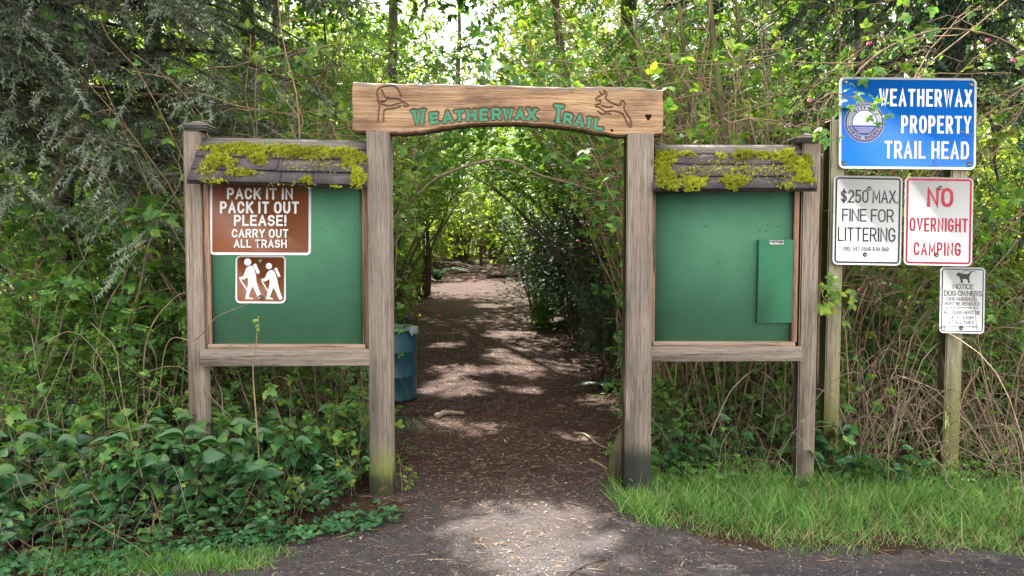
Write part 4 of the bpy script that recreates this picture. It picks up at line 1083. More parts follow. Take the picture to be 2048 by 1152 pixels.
def bramble(rng, n=70, h=.9, spread=.8, mat=None, leaves=40, rad=.0032):
    root = thing('bramble', None, None); cm = MB(); T = []
    cm.sizes = []
    for i in range(n):
        n0 = cm.n
        a = rng.uniform(0, 2 * math.pi); b = np.array([math.cos(a), math.sin(a), 0]) * spread * math.sqrt(rng.random())
        a2 = rng.uniform(0, 2 * math.pi); L = rng.uniform(.5, 1.5) * h; k = rng.uniform(.3, 1.3)
        t = np.linspace(0, 1, 10)[:, None]; top = rng.uniform(.25, 1.0) * h
        P = b + np.array([math.cos(a2), math.sin(a2), 0]) * L * k * t + np.array([0, 0, 1]) * top * (4 * t * (1 - t) * (1 - .3 * t) + rng.uniform(-.05, .5) * t) + np.cumsum(rng.normal(0, .028, (10, 3)), 0)
        P[:, 2] = np.maximum(P[:, 2], .01)
        r0 = rad * rng.uniform(.5, 1.6); tube(cm, bez(P, 14), np.linspace(r0, r0 * .5, 14), 3, False); T.append(P[3:]); cm.sizes.append(cm.n - n0)
    cm.build('canes', mat or M_cane_g, root)
    T = np.vstack(T); p_ = rng.integers(0, len(T), leaves); lm = MB()
    lm.inst(TRI, frames(rnd_dir(rng, leaves), np.array([0, 0, 1.]) + rnd_dir(rng, leaves) * .7, rng.uniform(.04, .08, leaves)), T[p_])
    lm.build('leaves', M_berry, root)
    return root
def leafy_shrub(name, rng, h=3.0, w=1.4, nl=4000, ls=(.05, .09), tpl=SPRAY, mat=None, stem=None, nst=14, base=.15, clump=70):
    root = thing(name, None, None); cm = MB(); ends = []; cm.sizes = []
    for i in range(nst):
        n0 = cm.n
        a = rng.uniform(0, 2 * math.pi); L = h * rng.uniform(.6, 1.0); t = np.linspace(0, 1, 8)[:, None]
        P = np.array([math.cos(a), math.sin(a), 0]) * (.1 + w * .8 * rng.random() * t ** 1.3) + np.array([0, 0, L]) * (t - .15 * t ** 3) + np.cumsum(rng.normal(0, .05, (8, 3)), 0)
        tube(cm, P, np.linspace(.018, .005, 8) * h / 3, 4, False); ends += list(P[2:])
        for k in range(4):
            j = rng.integers(2, 8); d = rnd_dir(rng, 1)[0]; d[2] *= .4; q = P[j] + d * np.linspace(0, w * .6 * rng.random(), 5)[:, None] + np.cumsum(rng.normal(0, .03, (5, 3)), 0)
            tube(cm, q, np.linspace(.006, .003, 5) * h / 3, 3, False); ends += list(q[2:])
        cm.sizes.append(cm.n - n0)
    cm.build('stems', stem or M_stem, root)
    ends = np.array(ends); ends = ends[ends[:, 2] > base * h]
    c = ends[rng.integers(0, len(ends), clump)]; cs = rng.uniform(.10, .28, clump) * (w / 1.2)
    k = rng.integers(0, clump, nl)
    T = c[k] + rng.normal(size=(nl, 3)) * cs[k][:, None] * [1.2, 1.2, .55]
    T[:, 2] = np.maximum(T[:, 2], .05)
    D = rnd_dir(rng, nl) * [1, 1, .5] + np.array([0, 0, -.15]); U = np.array([0, 0, 1.]) + rnd_dir(rng, nl) * .6
    lm = MB(); lm.inst(tpl, frames(D, U, rng.uniform(*ls, nl)), T); lm.build('leaves', mat or M_berry, root)
    return root
def conifer(name, rng, x, y, label, cat='tree', h=12, r0=.16, nb=42, bl=(1.6, 3.0), hang=.5, zmin=1.2, zmax=9, mat=None, twl=(.22, .4), tpl=NTWIG, ntw=46, bark=None, azc=None, azs=9, sun=True, lean=(0, 0), tree_top=None):
    z0 = float(height(x, y)); root = thing(name, label, cat, (x, y, z0)); base = np.array([x, y, z0])
    tm = MB(); t = np.linspace(0, 1, 14)[:, None]
    TP = base + np.array([lean[0], lean[1], h]) * t + np.cumsum(rng.normal(0, .02, (14, 3)), 0) * [1, 1, 0]; TP[0, 2] -= .15
    rr_ = r0 * (1 - .8 * t[:, 0]); rr_[0] *= 1.45; rr_[1] *= 1.1
    tube(tm, bez(TP, 30), np.interp(np.linspace(0, 1, 30), t[:, 0], rr_), 12); tr_ = tm.build('trunk', bark or M_trunk, root, True)
    bm_ = MB(); T = []; D = []; S = []
    for i in range(nb):
        zz_ = rng.uniform(zmin, zmax); f = zz_ / h; o = base + np.array([lean[0] * f, lean[1] * f, zz_])
        a = rng.uniform(0, 2 * math.pi) if azc is None else rng.normal(azc, azs)
        L = rng.uniform(*bl) * (1 - .45 * f); u = np.linspace(0, 1, 12)[:, None]
        hd = np.array([math.cos(a), math.sin(a), 0])
        P = o + hd * L * u + np.array([0, 0, 1]) * L * (.22 * u - hang * u ** 1.8) + np.cumsum(rng.normal(0, .018, (12, 3)), 0)
        tube(bm_, P, np.linspace(.022, .004, 12) * (L / 2.2), 4, False)
        sd = np.array([-hd[1], hd[0], 0])
        for k in range(ntw):
            q = rng.uniform(.18, 1); p0 = P[0] + (P[-1] - P[0]) * 0; j = q * 11; j0 = int(min(j, 10)); p0 = P[j0] + (P[j0 + 1] - P[j0]) * (j - j0)
            s_ = rng.choice([-1, 1]); d = sd * s_ * rng.uniform(.5, 1) + hd * rng.uniform(.3, .9) + np.array([0, 0, -hang * rng.uniform(.4, 1.3)])
            l1 = rng.uniform(*twl); nn_ = 1 + int(rng.random() < .75) + int(rng.random() < .4)
            d = d / np.linalg.norm(d)
            for w_ in range(nn_):
                T.append(p0); D.append(d + rng.normal(0, .18, 3)); S.append(l1); p0 = p0 + d * l1 * .8; d = d + np.array([0, 0, -.25 * hang]); d /= np.linalg.norm(d)
    T = np.array(T); D = np.array(D); S = np.array(S)
    if sun:
        keep = ~in_sun(T, rng, mg=.1); T, D, S = T[keep], D[keep], S[keep]
    bm_.build('branches', bark or M_trunk, root)
    lm = MB(); lm.inst(tpl, frames(D, np.array([0, 0, 1.]) + rnd_dir(rng, len(T)) * .5, S), T); lm.build('needles', mat or M_fir, root)
    return root
def broadleaf(name, rng, x, y, label, h=13, r0=.15, crown=(5, 12), w=3.2, nl=3800, ls=(.22, .34), mat=None, bark=None, lean=(0, 0), nlimb=16, clump=90, tpl=CLUSTER, sides=10):
    z0 = float(height(x, y)); root = thing(name, label, 'tree', (x, y, z0)); base = np.array([x, y, z0])
    tm = MB(); t = np.linspace(0, 1, 12)[:, None]
    TP = base + np.array([lean[0], lean[1], h]) * t + np.cumsum(rng.normal(0, .05, (12, 3)), 0) * [1, 1, 0]; TP[0, 2] -= .15
    rr_ = r0 * (1 - .8 * t[:, 0]); rr_[0] *= 1.5; rr_[1] *= 1.1
    TB = bez(TP, 30); tube(tm, TB, np.interp(np.linspace(0, 1, 30), t[:, 0], rr_), sides); tm.build('trunk', bark or M_trunk, root, True)
    bm_ = MB(); ends = []
    for i in range(nlimb):
        zz_ = rng.uniform(crown[0] - 1.5, crown[1] - 1); o = TB[np.argmin(abs(TB[:, 2] - z0 - zz_))]; a = rng.uniform(0, 2 * math.pi); L = w * rng.uniform(.5, 1.05); u = np.linspace(0, 1, 9)[:, None]
        P = o + np.array([math.cos(a), math.sin(a), 0]) * L * u + np.array([0, 0, L * .5]) * (u - .4 * u ** 2) + np.cumsum(rng.normal(0, .07, (9, 3)), 0)
        P[0] = o; tube(bm_, P, np.linspace(.05, .01, 9), 4, False); ends += list(P[3:])
    bm_.build('limbs', bark or M_trunk, root)
    ends = np.array(ends); c = ends[rng.integers(0, len(ends), clump)] + rng.normal(0, .35, (clump, 3)); cs = rng.uniform(.3, .75, clump)
    k = rng.integers(0, clump, nl); T = c[k] + rng.normal(size=(nl, 3)) * cs[k][:, None] * [1.15, 1.15, .6]
    keep = ~in_sun(T, rng, mg=.13); T = T[keep]; m_ = len(T)
    lm = MB(); lm.inst(tpl, frames(rnd_dir(rng, m_), np.array([0, 0, 1.]) + rnd_dir(rng, m_) * .7, rng.uniform(*ls, m_)), T); lm.build('crown', mat or M_crown, root)
    return root
# ---------------------------------------------------------------- trees (trunks the photo shows; their crowns shade the path)
R_ = np.random.default_rng
conifer('spruce_tree', R_(1), -4.35, 7.4, 'dark spruce at the far left, grey green needled boughs hanging over the thicket', h=13, r0=.10, nb=125, bl=(1.9, 3.6), hang=.42, zmin=2.0, zmax=6.5, mat=M_spruce, twl=(.18, .34), ntw=80, azc=R(-55), azs=1.1)
conifer('spruce_tree', R_(21), -4.9, 6.1, 'spruce just outside the left edge whose pale green boughs fill the top left corner', h=12, r0=.10, nb=70, bl=(1.6, 3.0), hang=.5, zmin=2.2, zmax=5.6, mat=M_spruce, twl=(.18, .34), ntw=70, azc=R(-5), azs=.7)
broadleaf('mossy_tree', R_(2), (328 - 1024) / F * 9.2, 9.2, 'mossy dark trunk just left of the left roof, in front of sunlit green', h=13, r0=.13, crown=(6.5, 12), bark=M_mossy, lean=(-.1, .4))
broadleaf('mossy_tree', R_(3), (385 - 1024) / F * 11.5, 11.5, 'slender mossy tree leaning right behind the pointed cap of the left board post', h=12, r0=.085, crown=(6, 11), bark=M_mossy, lean=(.9, .5))
broadleaf('tree', R_(4), -3.2, 42, 'grey dark trunk seen above the middle of the carved beam', h=16, r0=.26, crown=(8, 15), w=3.8, lean=(.3, .2))
conifer('hemlock_tree', R_(5), (1255 - 1024) / F * 14, 14, 'dark trunk with stubby mossy limbs above the right end of the beam', h=17, r0=.20, nb=40, bl=(1.8, 3.2), zmin=5.6, zmax=15, bark=M_mossy, ntw=34, twl=(.3, .5))
broadleaf('tree', R_(6), (1715 - 1024) / F * 10.5, 10.5, 'straight dark trunk rising behind the left edge of the blue sign', h=14, r0=.14, crown=(5.5, 12))
conifer('hemlock_tree', R_(7), 4.6, 8.0, 'dark hemlock with drooping boughs behind the blue trail head sign', h=14, r0=.17, nb=90, bl=(1.8, 3.2), hang=.75, zmin=2.7, zmax=7.5, ntw=64, twl=(.2, .38), azc=R(215), azs=1.0)
conifer('hemlock_tree', R_(8), 3.3, 12.5, 'hemlock standing in the shade between the right board and the blue sign', h=15, r0=.17, nb=38, bl=(1.6, 2.8), hang=.6, zmin=2.0, zmax=11, ntw=34, twl=(.3, .5))
broadleaf('tree', R_(10), (510 - 1024) / F * 14, 14, 'dark tree behind the bare canes above the left roof', h=15, r0=.16, crown=(6, 13), w=3.6)
broadleaf('tree', R_(16), -2.9, 18.5, 'tree over the left side of the path beyond the drum', h=16, r0=.17, crown=(6, 14), w=4.2, nl=4200, nlimb=8)
broadleaf('tree', R_(17), 1.1, 11.2, 'leaning mossy tree in the dark brush right of the path', h=12, r0=.08, crown=(5.5, 11), bark=M_mossy, lean=(-.7, .3), w=3.2, nl=4500, nlimb=10)
# leaning brown stem at the left
rng = R_(20); root = thing('leaning_sapling', 'bare brown sapling leaning right at the far left, in front of the spruce', 'sapling', gx(62, 6.0))
mb = MB(); g0 = gx(62, 6.0); tube(mb, bez([g0 - [0, 0, .1], at(75, 560, 6.0), at(105, 400, 6.0), at(135, 280, 6.05), at(175, 150, 6.1), at(240, -60, 6.2)], 20), np.linspace(.032, .015, 20), 8); mb.build('stem', M_cane, root, True)

# ---------------------------------------------------------------- the wood beyond: trunks and foliage too many and too far to count
rng = R_(30); N = 84000

clx = rng.uniform(-1, 1, 640); cly = rng.uniform(0, 1, 640); clz = rng.uniform(0, 1, 640) ** 1.15
k = rng.integers(0, 640, N); yy = 28 + cly[k] * 16 + rng.normal(0, .8, N); xx = clx[k] * (yy * .86) + rng.normal(0, 1.2, N); zz_ = .5 + clz[k] * np.interp(cly[k], [0, .3, .55, 1], [4, 5, 12, 16]) + rng.normal(0, .9, N)
yy = np.maximum(yy, 26.5)
T = np.stack([xx, yy, np.maximum(zz_ + height(xx, yy), height(xx, yy) + .1)], 1)
keep = ~((np.abs(xx - trail_x(yy)) < 2.0) & (yy < 33) & (zz_ < 2.2)); T = T[keep]; T = T[~(in_sun(T, rng, 0, False, mg=.3) & (rng.random(len(T)) < .72))]; N = len(T)
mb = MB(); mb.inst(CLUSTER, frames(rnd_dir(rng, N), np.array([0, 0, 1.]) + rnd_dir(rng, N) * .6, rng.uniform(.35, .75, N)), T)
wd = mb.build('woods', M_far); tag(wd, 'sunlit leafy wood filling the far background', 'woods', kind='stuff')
tb = MB()
for i in range(26):
    y = rng.uniform(26, 46); x = rng.uniform(-.85, .85) * y
    if abs(x - trail_x(y)) < 2.5: continue
    z = float(height(x, y)); tube(tb, [(x, y, z - .1), (x + rng.normal(0, .2), y, z + 6), (x + rng.normal(0, .4), y, z + 15)], [rng.uniform(.12, .3), .15, .07], 7)
w2 = tb.build('trunks', M_trunk, wd); w2['kind'] = 'stuff'
# side and rear wood to the flanks, dark under its own shade
rng = R_(31); N = 16000
sgn = rng.choice([-1, 1], 500); ccx = sgn * rng.uniform(7.5, 20, 500); ccy = rng.uniform(7, 27, 500); ccz = .3 + rng.uniform(0, 1, 500) ** 1.2 * 10
k = rng.integers(0, 500, N); T = np.stack([ccx[k], ccy[k], ccz[k]], 1) + rng.normal(size=(N, 3)) * [.7, .7, .5]
T[:, 2] = np.maximum(T[:, 2], .2) + height(T[:, 0], T[:, 1]); T = T[~in_sun(T, rng, mg=.2)]; T = T[(np.abs(T[:, 0]) > 6.2) | (T[:, 1] > 15)]; N = len(T)
mb = MB(); mb.inst(CLUSTER, frames(rnd_dir(rng, N), np.array([0, 0, 1.]) + rnd_dir(rng, N) * .6, rng.uniform(.3, .6, N)), T)
tag(mb.build('flanking_woods', M_crown), 'shaded leafy wood to both sides of the path', 'woods', kind='stuff')

# ---------------------------------------------------------------- shrubs
# leafy sunlit shrubs in the middle distance
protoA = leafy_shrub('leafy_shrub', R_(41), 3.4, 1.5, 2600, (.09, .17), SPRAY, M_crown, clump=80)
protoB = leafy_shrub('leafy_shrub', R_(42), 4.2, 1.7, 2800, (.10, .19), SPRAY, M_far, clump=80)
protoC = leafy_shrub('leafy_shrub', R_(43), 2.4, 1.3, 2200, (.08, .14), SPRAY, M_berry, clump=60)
GRP = 'leafy shrubs in the sunlit wood behind'
first = set()
def shrub(pr, px, Y, rz, sc, label, group=GRP):
    x = (px - 1024) / F * Y
    if pr.name in first: return place(pr, x, Y, rz, sc, label, group)
    first.add(pr.name); return put(pr, x, Y, rz, sc, label, 'shrub', group)
shrub(protoA, 725, 13.5, 0, 1.0, 'bright leafy shrub beside the path just past the blue drum')
shrub(protoB, 740, 17.5, 1, 1.1, 'yellow green shrub left of the path in the middle distance')
shrub(protoC, 800, 21.5, 2, 1.1, 'light green shrub above the far fern on the left of the path')
shrub(protoB, 860, 29, 2.6, 1.0, 'pale sunlit shrub closing the left of the far bend')
shrub(protoA, 1065, 30, .7, 1.1, 'bright shrub just right of the trail marker')
shrub(protoB, 1120, 22, 1.9, 1.2, 'yellow green shrub rising behind the dark huckleberry')
shrub(protoA, 1215, 17, 3.1, 1.1, 'leafy shrub behind the right gate post, in the middle distance')
shrub(protoC, 1290, 12.5, 4.2, 1.3, 'green shrub seen low behind the right board')
shrub(protoB, 1430, 15, 5.0, 1.15, 'pale leafy shrub behind the bare canes above the right roof')
shrub(protoA, 1580, 13, 1.4, 1.1, 'green shrub behind the right end of the right roof')
shrub(protoB, 1840, 12, 2.2, .95, 'sunlit shrub seen between the two timber sign posts')
shrub(protoB, 2010, 10.5, 3.6, .95, 'yellow green brush at the right edge beside the signs')
shrub(protoA, 660, 15, 4.4, 1.2, 'leafy shrub behind the left board and its canes')
shrub(protoB, 440, 13, 5.2, 1.1, 'yellow green shrub behind the left end of the left roof')
shrub(protoB, 250, 14, .4, 1.1, 'sunlit shrub between the two dark trunks at the left')
shrub(protoA, 60, 12, 1.2, 1.1, 'green shrub low behind the spruce at the left edge')
shrub(protoC, 160, 10, 2.4, 1.2, 'dim green shrub under the spruce boughs')
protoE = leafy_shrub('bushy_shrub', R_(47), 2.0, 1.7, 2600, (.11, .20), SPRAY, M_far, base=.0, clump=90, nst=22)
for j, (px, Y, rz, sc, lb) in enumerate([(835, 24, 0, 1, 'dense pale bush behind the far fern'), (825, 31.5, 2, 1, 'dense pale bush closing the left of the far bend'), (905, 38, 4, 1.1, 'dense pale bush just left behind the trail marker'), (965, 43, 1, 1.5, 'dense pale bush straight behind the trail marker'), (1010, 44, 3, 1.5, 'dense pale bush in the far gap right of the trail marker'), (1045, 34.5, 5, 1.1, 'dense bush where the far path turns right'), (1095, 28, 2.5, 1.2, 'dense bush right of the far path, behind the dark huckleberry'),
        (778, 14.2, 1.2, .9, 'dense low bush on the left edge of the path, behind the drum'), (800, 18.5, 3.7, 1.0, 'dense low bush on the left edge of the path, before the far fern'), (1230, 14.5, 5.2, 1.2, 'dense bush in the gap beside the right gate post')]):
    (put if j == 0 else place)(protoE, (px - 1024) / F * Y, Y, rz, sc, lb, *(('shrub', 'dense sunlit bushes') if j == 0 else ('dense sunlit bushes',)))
# tall shrubs whose tops arch over the path behind the beam
protoD = leafy_shrub('overhanging_shrub', R_(44), 4.6, 2.3, 3600, (.10, .18), SPRAY, M_crown, base=.45, clump=80)
for j, (px, Y, rz, sc, lb) in enumerate([(490, 9.2, 1, .9, 'tall green shrub behind the left half of the left roof'), (630, 10.2, 3, .95, 'tall green shrub behind the right half of the left roof'), (1400, 9.6, 5, .95, 'tall green shrub behind the left half of the right roof'), (1530, 10.6, .5, 1, 'tall green shrub behind the right half of the right roof'), (600, 14, 2, 1.5, 'very tall pale shrub farther behind the canes of the left roof'), (850, 18.5, 1, 1.5, 'very tall shrub above the left part of the beam, far behind'), (1180, 16.5, 4, 1.5, 'very tall shrub above the right part of the beam, far behind'), (1350, 13, 3, 1.4, 'very tall shrub farther behind the canes just right of the beam'), (1500, 15.5, 5, 1.5, 'very tall shrub far behind the middle of the right roof'), (930, 35, 2.2, 1.3, 'tall green shrub closing the view high above the far path'), (745, 10.5, 0, 1.0, 'tall shrub reaching over the path from behind the left gate post'), (1235, 10.0, 2.2, 1.0, 'tall shrub reaching over the path from behind the right gate post'), (1110, 15.5, 4.0, 1.15, 'tall shrub arching high over the middle of the path')]):
    (put if j == 0 else place)(protoD, (px - 1024) / F * Y, Y, rz, sc, lb, *(('shrub', 'shrubs reaching over the path') if j == 0 else ('shrubs reaching over the path',)))
shrub(protoC, 812, 11.0, 3.3, 1.0, 'fresh green shrub on the left edge of the path behind the drum', GRP).location.x -= .75
shrub(protoA, 905, 40, 1.0, 1.3, 'bright shrub in the distance beyond the far fern')
shrub(protoB, 985, 38, 3.0, 1.2, 'pale bright shrub behind the trail marker')
shrub(protoC, 925, 36, 0, 1.2, 'low bright shrub left of the trail marker')
shrub(protoB, 1000, 41.5, 2, 1.2, 'pale tall shrub in the far gap right of the trail marker')
shrub(protoC, 1040, 39, 4, 1.3, 'bright shrub right of the far bend')
shrub(protoA, 960, 43, 3, 1.4, 'tall bright shrub straight behind the trail marker')
shrub(protoA, 1090, 25, 5.0, 1.25, 'green shrub right of the path beyond the huckleberry')
shrub(protoA, 1300, 20, 2.0, 1.3, 'green shrub far behind the right gate post')
shrub(protoB, 560, 19, 2.0, 1.3, 'pale shrub far behind the canes of the left roof')
# dark evergreen huckleberry at the right of the path
hk = leafy_shrub('huckleberry_bush', R_(45), 2.5, 1.15, 5200, (.055, .095), SPRAY, M_huck, base=-1, clump=130, nst=20)
put(hk, (1080 - 1024) / F * 13.6, 13.6, 0, 1.15, 'dark glossy evergreen bush crowding the right of the path', 'shrub')
place(hk, (1165 - 1024) / F * 11.4, 11.4, 2, .95, 'smaller dark evergreen bush near the path, nearest the right gate post')
place(hk, (1232 - 1024) / F * 8.8, 8.8, 5, .62, 'low dark evergreen bush on the right bank just behind the right gate post')
place(hk, (1640 - 1024) / F * 9, 9, 4, .9, 'dark evergreen bush behind the outer post of the right board')

low = leafy_shrub('low_shrub', R_(46), 1.1, .75, 900, (.07, .13), SPRAY, M_berry, base=.1, clump=45, nst=16)
for j, (px, Y, rz, sc, lb) in enumerate([(470, 5.5, 0, .9, 'low leafy shrub under the left half of the left board'), (640, 5.6, 2, .85, 'low leafy shrub under the right half of the left board'), (1360, 6.6, 3, .9, 'low leafy shrub under the left half of the right board'), (1540, 6.2, 5, .8, 'low leafy shrub under the right half of the right board'),
        (1770, 6.3, 1, 1.2, 'leafy shrub between the two timber sign posts'), (1835, 5.75, 3.3, .8, 'leafy shrub close behind the low bramble left of the notice post'), (2040, 5.6, .7, .9, 'low leafy shrub at the right edge behind the verge'), (1330, 5.45, 1.2, .6, 'small leafy shrub at the back of the grass beside the right gate post'), (1565, 5.5, 4.4, .65, 'small leafy shrub behind the grass beside the outer post of the right board'), (1660, 5.6, 5.1, .7, 'small leafy shrub behind the fine sign post'), (1460, 5.55, 2.2, .6, 'small leafy shrub at the back of the grass under the middle of the right board'), (1960, 6.2, 4, 1.2, 'leafy shrub behind the dog notice at the right'), (240, 4.95, 2.5, .9, 'low leafy shrub left of the outer post of the left board'), (110, 5.3, 5.5, 1.2, 'leafy shrub behind the ferns at the left'), (320, 5.6, 1.7, 1.3, 'leafy shrub beside the outer post of the left board'), (1085, 12.9, 2.6, .85, 'low leafy shrub hiding the stems of the dark huckleberry, by the path'), (1190, 12.4, .3, .9, 'low leafy shrub at the foot of the dark evergreens right of the path')]):
    (put if j == 0 else place)(low, (px - 1024) / F * Y, Y, rz, sc, lb, *(('shrub', 'low leafy shrubs') if j == 0 else ('low leafy shrubs',)))
# salmonberry: thickets of bare brown canes with young leaves
sbA = cane_bush('salmonberry_bush', R_(51), 64, (2.4, 4.3), .8, 1.25, 520, (.06, .125), TRI, M_berry, M_cane, .008, .45, .45, 8, 5, back=-.5)
sbB = cane_bush('salmonberry_bush', R_(52), 54, (2.2, 4.1), .75, 1.25, 560, (.06, .12), TRI, M_berry_b, M_cane, .0075, .45, .45, 8, 6, back=-.5)
sbC = cane_bush('salmonberry_bush', R_(53), 26, (1.6, 2.6), .45, 1.0, 420, (.08, .15), TRI, M_berry, M_cane_g, .007, .35, .45, 3, 0, back=-.5)
SG = 'salmonberry thicket around the boards'
def berry(pr, px, Y, rz, sc, label):
    x = (px - 1024) / F * Y
    mir = -1 if int(rz * 10) % 2 else 1; rz = .5 * math.sin(rz * 3)
    if pr.name in first: return place(pr, x, Y, rz, (sc * mir, sc, sc), label, SG)
    first.add(pr.name); return put(pr, x, Y, rz, sc, label, 'shrub', SG)
berry(sbA, 640, 5.9, 0, 1.0, 'salmonberry thicket of bare canes just left of the carved beam')
berry(sbB, 560, 6.3, 1.1, 1.0, 'salmonberry bush with yellow leaves above the middle of the left roof')
berry(sbA, 610, 7.4, 2.2, 1.05, 'second row salmonberry canes behind the left roof')
berry(sbB, 665, 7.4, 3.0, 1.05, 'salmonberry canes rising behind the left end of the beam')
berry(sbA, 690, 8.8, 4.1, 1.1, 'tall salmonberry canes left of the path, above the left part of the beam')
berry(sbB, 1345, 8.6, 5.0, 1.1, 'tall salmonberry canes right of the path, above the right part of the beam')
berry(sbA, 1390, 6.0, 5.5, 1.0, 'salmonberry thicket of bare canes just right of the carved beam')
berry(sbA, 1440, 5.9, .6, 1.0, 'bare caned salmonberry above the middle of the right roof')
berry(sbB, 1540, 6.2, 1.7, 1.0, 'salmonberry with pink flowers above the right end of the right roof')
berry(sbB, 1620, 5.95, 2.9, .95, 'leafy salmonberry bush between the right board and the blue sign')
berry(sbA, 1380, 7.3, 3.3, 1.05, 'second row salmonberry canes behind the right roof')
berry(sbC, 1690, 5.75, 0, 1.0, 'leafy low salmonberry by the post of the white fine sign')
berry(sbC, 255, 5.6, 1.3, 1.05, 'green leaved salmonberry left of the left board')
berry(sbC, 330, 6.2, 2.9, 1.1, 'green leaved salmonberry close behind the outer post of the left board')
berry(sbC, 190, 6.6, 4.0, 1.1, 'green leaved salmonberry under the spruce boughs')
berry(sbC, 60, 5.2, 5.3, .8, 'green leaved salmonberry at the left edge')
berry(sbC, 120, 4.9, .5, .55, 'low salmonberry with big leaves in front of the ferns at the left')

sbL = cane_bush('salmonberry_bush', R_(55), 34, (3.6, 5.4), .7, .55, 620, (.06, .12), TRI, M_berry, M_cane, .0085, .3, .55, 9, 4, dirbias=(.75, .05, 0), back=-.6)
berry(sbL, 590, 6.9, 0, 1.0, 'salmonberry canes arching right, above the left end of the carved beam')
berry(sbL, 1455, 6.8, 2.1, 1.0, 'salmonberry canes arching left, above the right end of the carved beam')
berry(sbL, 660, 9.4, 4.2, 1.1, 'farther tall canes arching right over the path behind the beam')
berry(sbL, 1390, 9.2, 6.3, 1.1, 'farther tall canes arching left over the path behind the beam')
# single long canes seen clearly
def long_cane(name, label, pts, r0, leaves, rng, lm=M_berry, ls=(.06, .10), flowers=(), bark=M_cane, cat='branch'):
    P = bez(pts, 40); root = thing(name, label, cat, P[0]); mb = MB(); tube(mb, P, np.linspace(r0, r0 * .35, 40), 6); mb.build('cane', bark, root, True)
    lmb = MB(); T = []; D = []
    for (u0, u1, n_, sp_) in leaves:
        for i in range(n_):
            k = int(rng.uniform(u0, u1) * 39); T.append(P[k] + rng.normal(0, sp_, 3)); D.append(rnd_dir(rng, 1)[0] + [0, -.3, -.35])
    if T:
        T = np.array(T); nn = len(T); lmb.inst(TRI, frames(np.array(D), np.array([0, -.7, .8]) + rnd_dir(rng, nn) * .5, rng.uniform(*ls, nn)), T); lmb.build('leaves', lm, root)
    if flowers:
        fm = MB()
        for (px, py, Y) in flowers:
            c_ = at(px, py, Y); a = np.arange(6) * 2 * math.pi / 6; d = np.stack([np.cos(a) * .7, np.sin(a) * .7 - .2, np.full(6, -.6)], 1)
            fm.inst(SMALL, frames(d, np.tile([0, 0, 1.], (6, 1)), np.full(6, .028)), np.tile(c_ + [0, 0, .012], (6, 1)))
        fm.build('flowers', M_petal, root)
    return root
rg = R_(60)
long_cane('salmonberry_cane', 'long cane with pink flowers arching over the top of the blue sign', [gx(1640, 5.25), at(1640, 500, 5.2), at(1655, 260, 5.05), at(1735, 125, 4.8), at(1862, 62, 4.7), at(1965, 66, 4.65), at(2040, 100, 4.6), at(2075, 150, 4.6)], .0085, [(.35, .55, 16, .07), (.8, 1, 12, .05)], rg, flowers=((1975, 80, 4.66), (2027, 120, 4.6), (1738, 87, 4.8)))
long_cane('salmonberry_cane', 'leafy cane reaching across the corner of the blue sign and its seal', [gx(1600, 5.2), at(1600, 520, 5.1), at(1610, 260, 4.9), at(1655, 190, 4.72), at(1700, 195, 4.66), at(1740, 205, 4.63), at(1775, 240, 4.62)], .006, [(.55, 1, 26, .05)], rg, ls=(.045, .075), flowers=((1620, 200, 4.85),))
long_cane('salmonberry_cane', 'leafy sprig over the pointed cap of the right board post', [gx(1575, 5.2), at(1575, 500, 5.0), at(1585, 290, 4.85), at(1605, 248, 4.66), at(1645, 262, 4.6), at(1665, 272, 4.6)], .005, [(.75, 1, 12, .035)], rg, ls=(.05, .08))
long_cane('salmonberry_cane', 'leafy sprig hanging between the right board and the fine sign post', [gx(1710, 5.1), at(1700, 850, 5.0), at(1690, 650, 4.85), at(1670, 575, 4.75), at(1645, 590, 4.65), at(1690, 640, 4.62)], .005, [(.45, 1, 26, .07)], rg, M_berry_b, ls=(.06, .09))
long_cane('salmonberry_cane', 'bare cane arching across the gateway opening above the path', [gx(745, 7.5), at(770, 500, 7.3), at(845, 380, 7.1), at(925, 335, 7.0), at(1010, 320, 6.9), at(1080, 350, 6.9), at(1170, 375, 6.9), at(1262, 405, 6.9), at(1330, 430, 7)], .017, [(.5, .9, 6, .08)], rg, bark=M_cane_g)
long_cane('salmonberry_cane', 'thin bare cane crossing the arching one in the gateway opening', [gx(1350, 7.6), at(1290, 420, 7.5), at(1150, 365, 7.3), at(1040, 350, 7.2), at(960, 320, 7.1), at(930, 300, 7.0)], .010, [], rg, bark=M_cane_g)
long_cane('salmonberry_cane', 'stout brown cane rising past the left gate post inside the opening', [gx(770, 7.9), at(790, 540, 7.6), at(800, 440, 7.6), at(840, 370, 7.6), at(885, 285, 7.5), at(920, 150, 7.4)], .012, [(.7, 1, 10, .1)], rg)
long_cane('salmonberry_cane', 'pale cane slanting across the top left above the roof', [gx(330, 6.4), at(340, 500, 6.2), at(385, 180, 5.9), at(480, 130, 5.8), at(600, 100, 5.7), at(660, 90, 5.7)], .010, [(.6, 1, 14, .06)], rg, M_berry_b, bark=M_cane_g)
long_cane('salmonberry_cane', 'dark drooping branch level with the top of the left board post', [gx(140, 6.8), at(150, 480, 6.4), at(200, 270, 6.0), at(290, 190, 5.6), at(400, 212, 5.5), at(520, 200, 5.5)], .014, [], rg, bark=M_stem)
long_cane('bare_shoot', 'thin bare shoot standing before the left green panel', [gx(517, 4.35), at(512, 830, 4.35), at(506, 740, 4.35), at(512, 690, 4.35), at(517, 632, 4.35)], .0055, [(.9, 1, 3, .015)], rg, M_berry_b, ls=(.02, .035), cat='shoot')
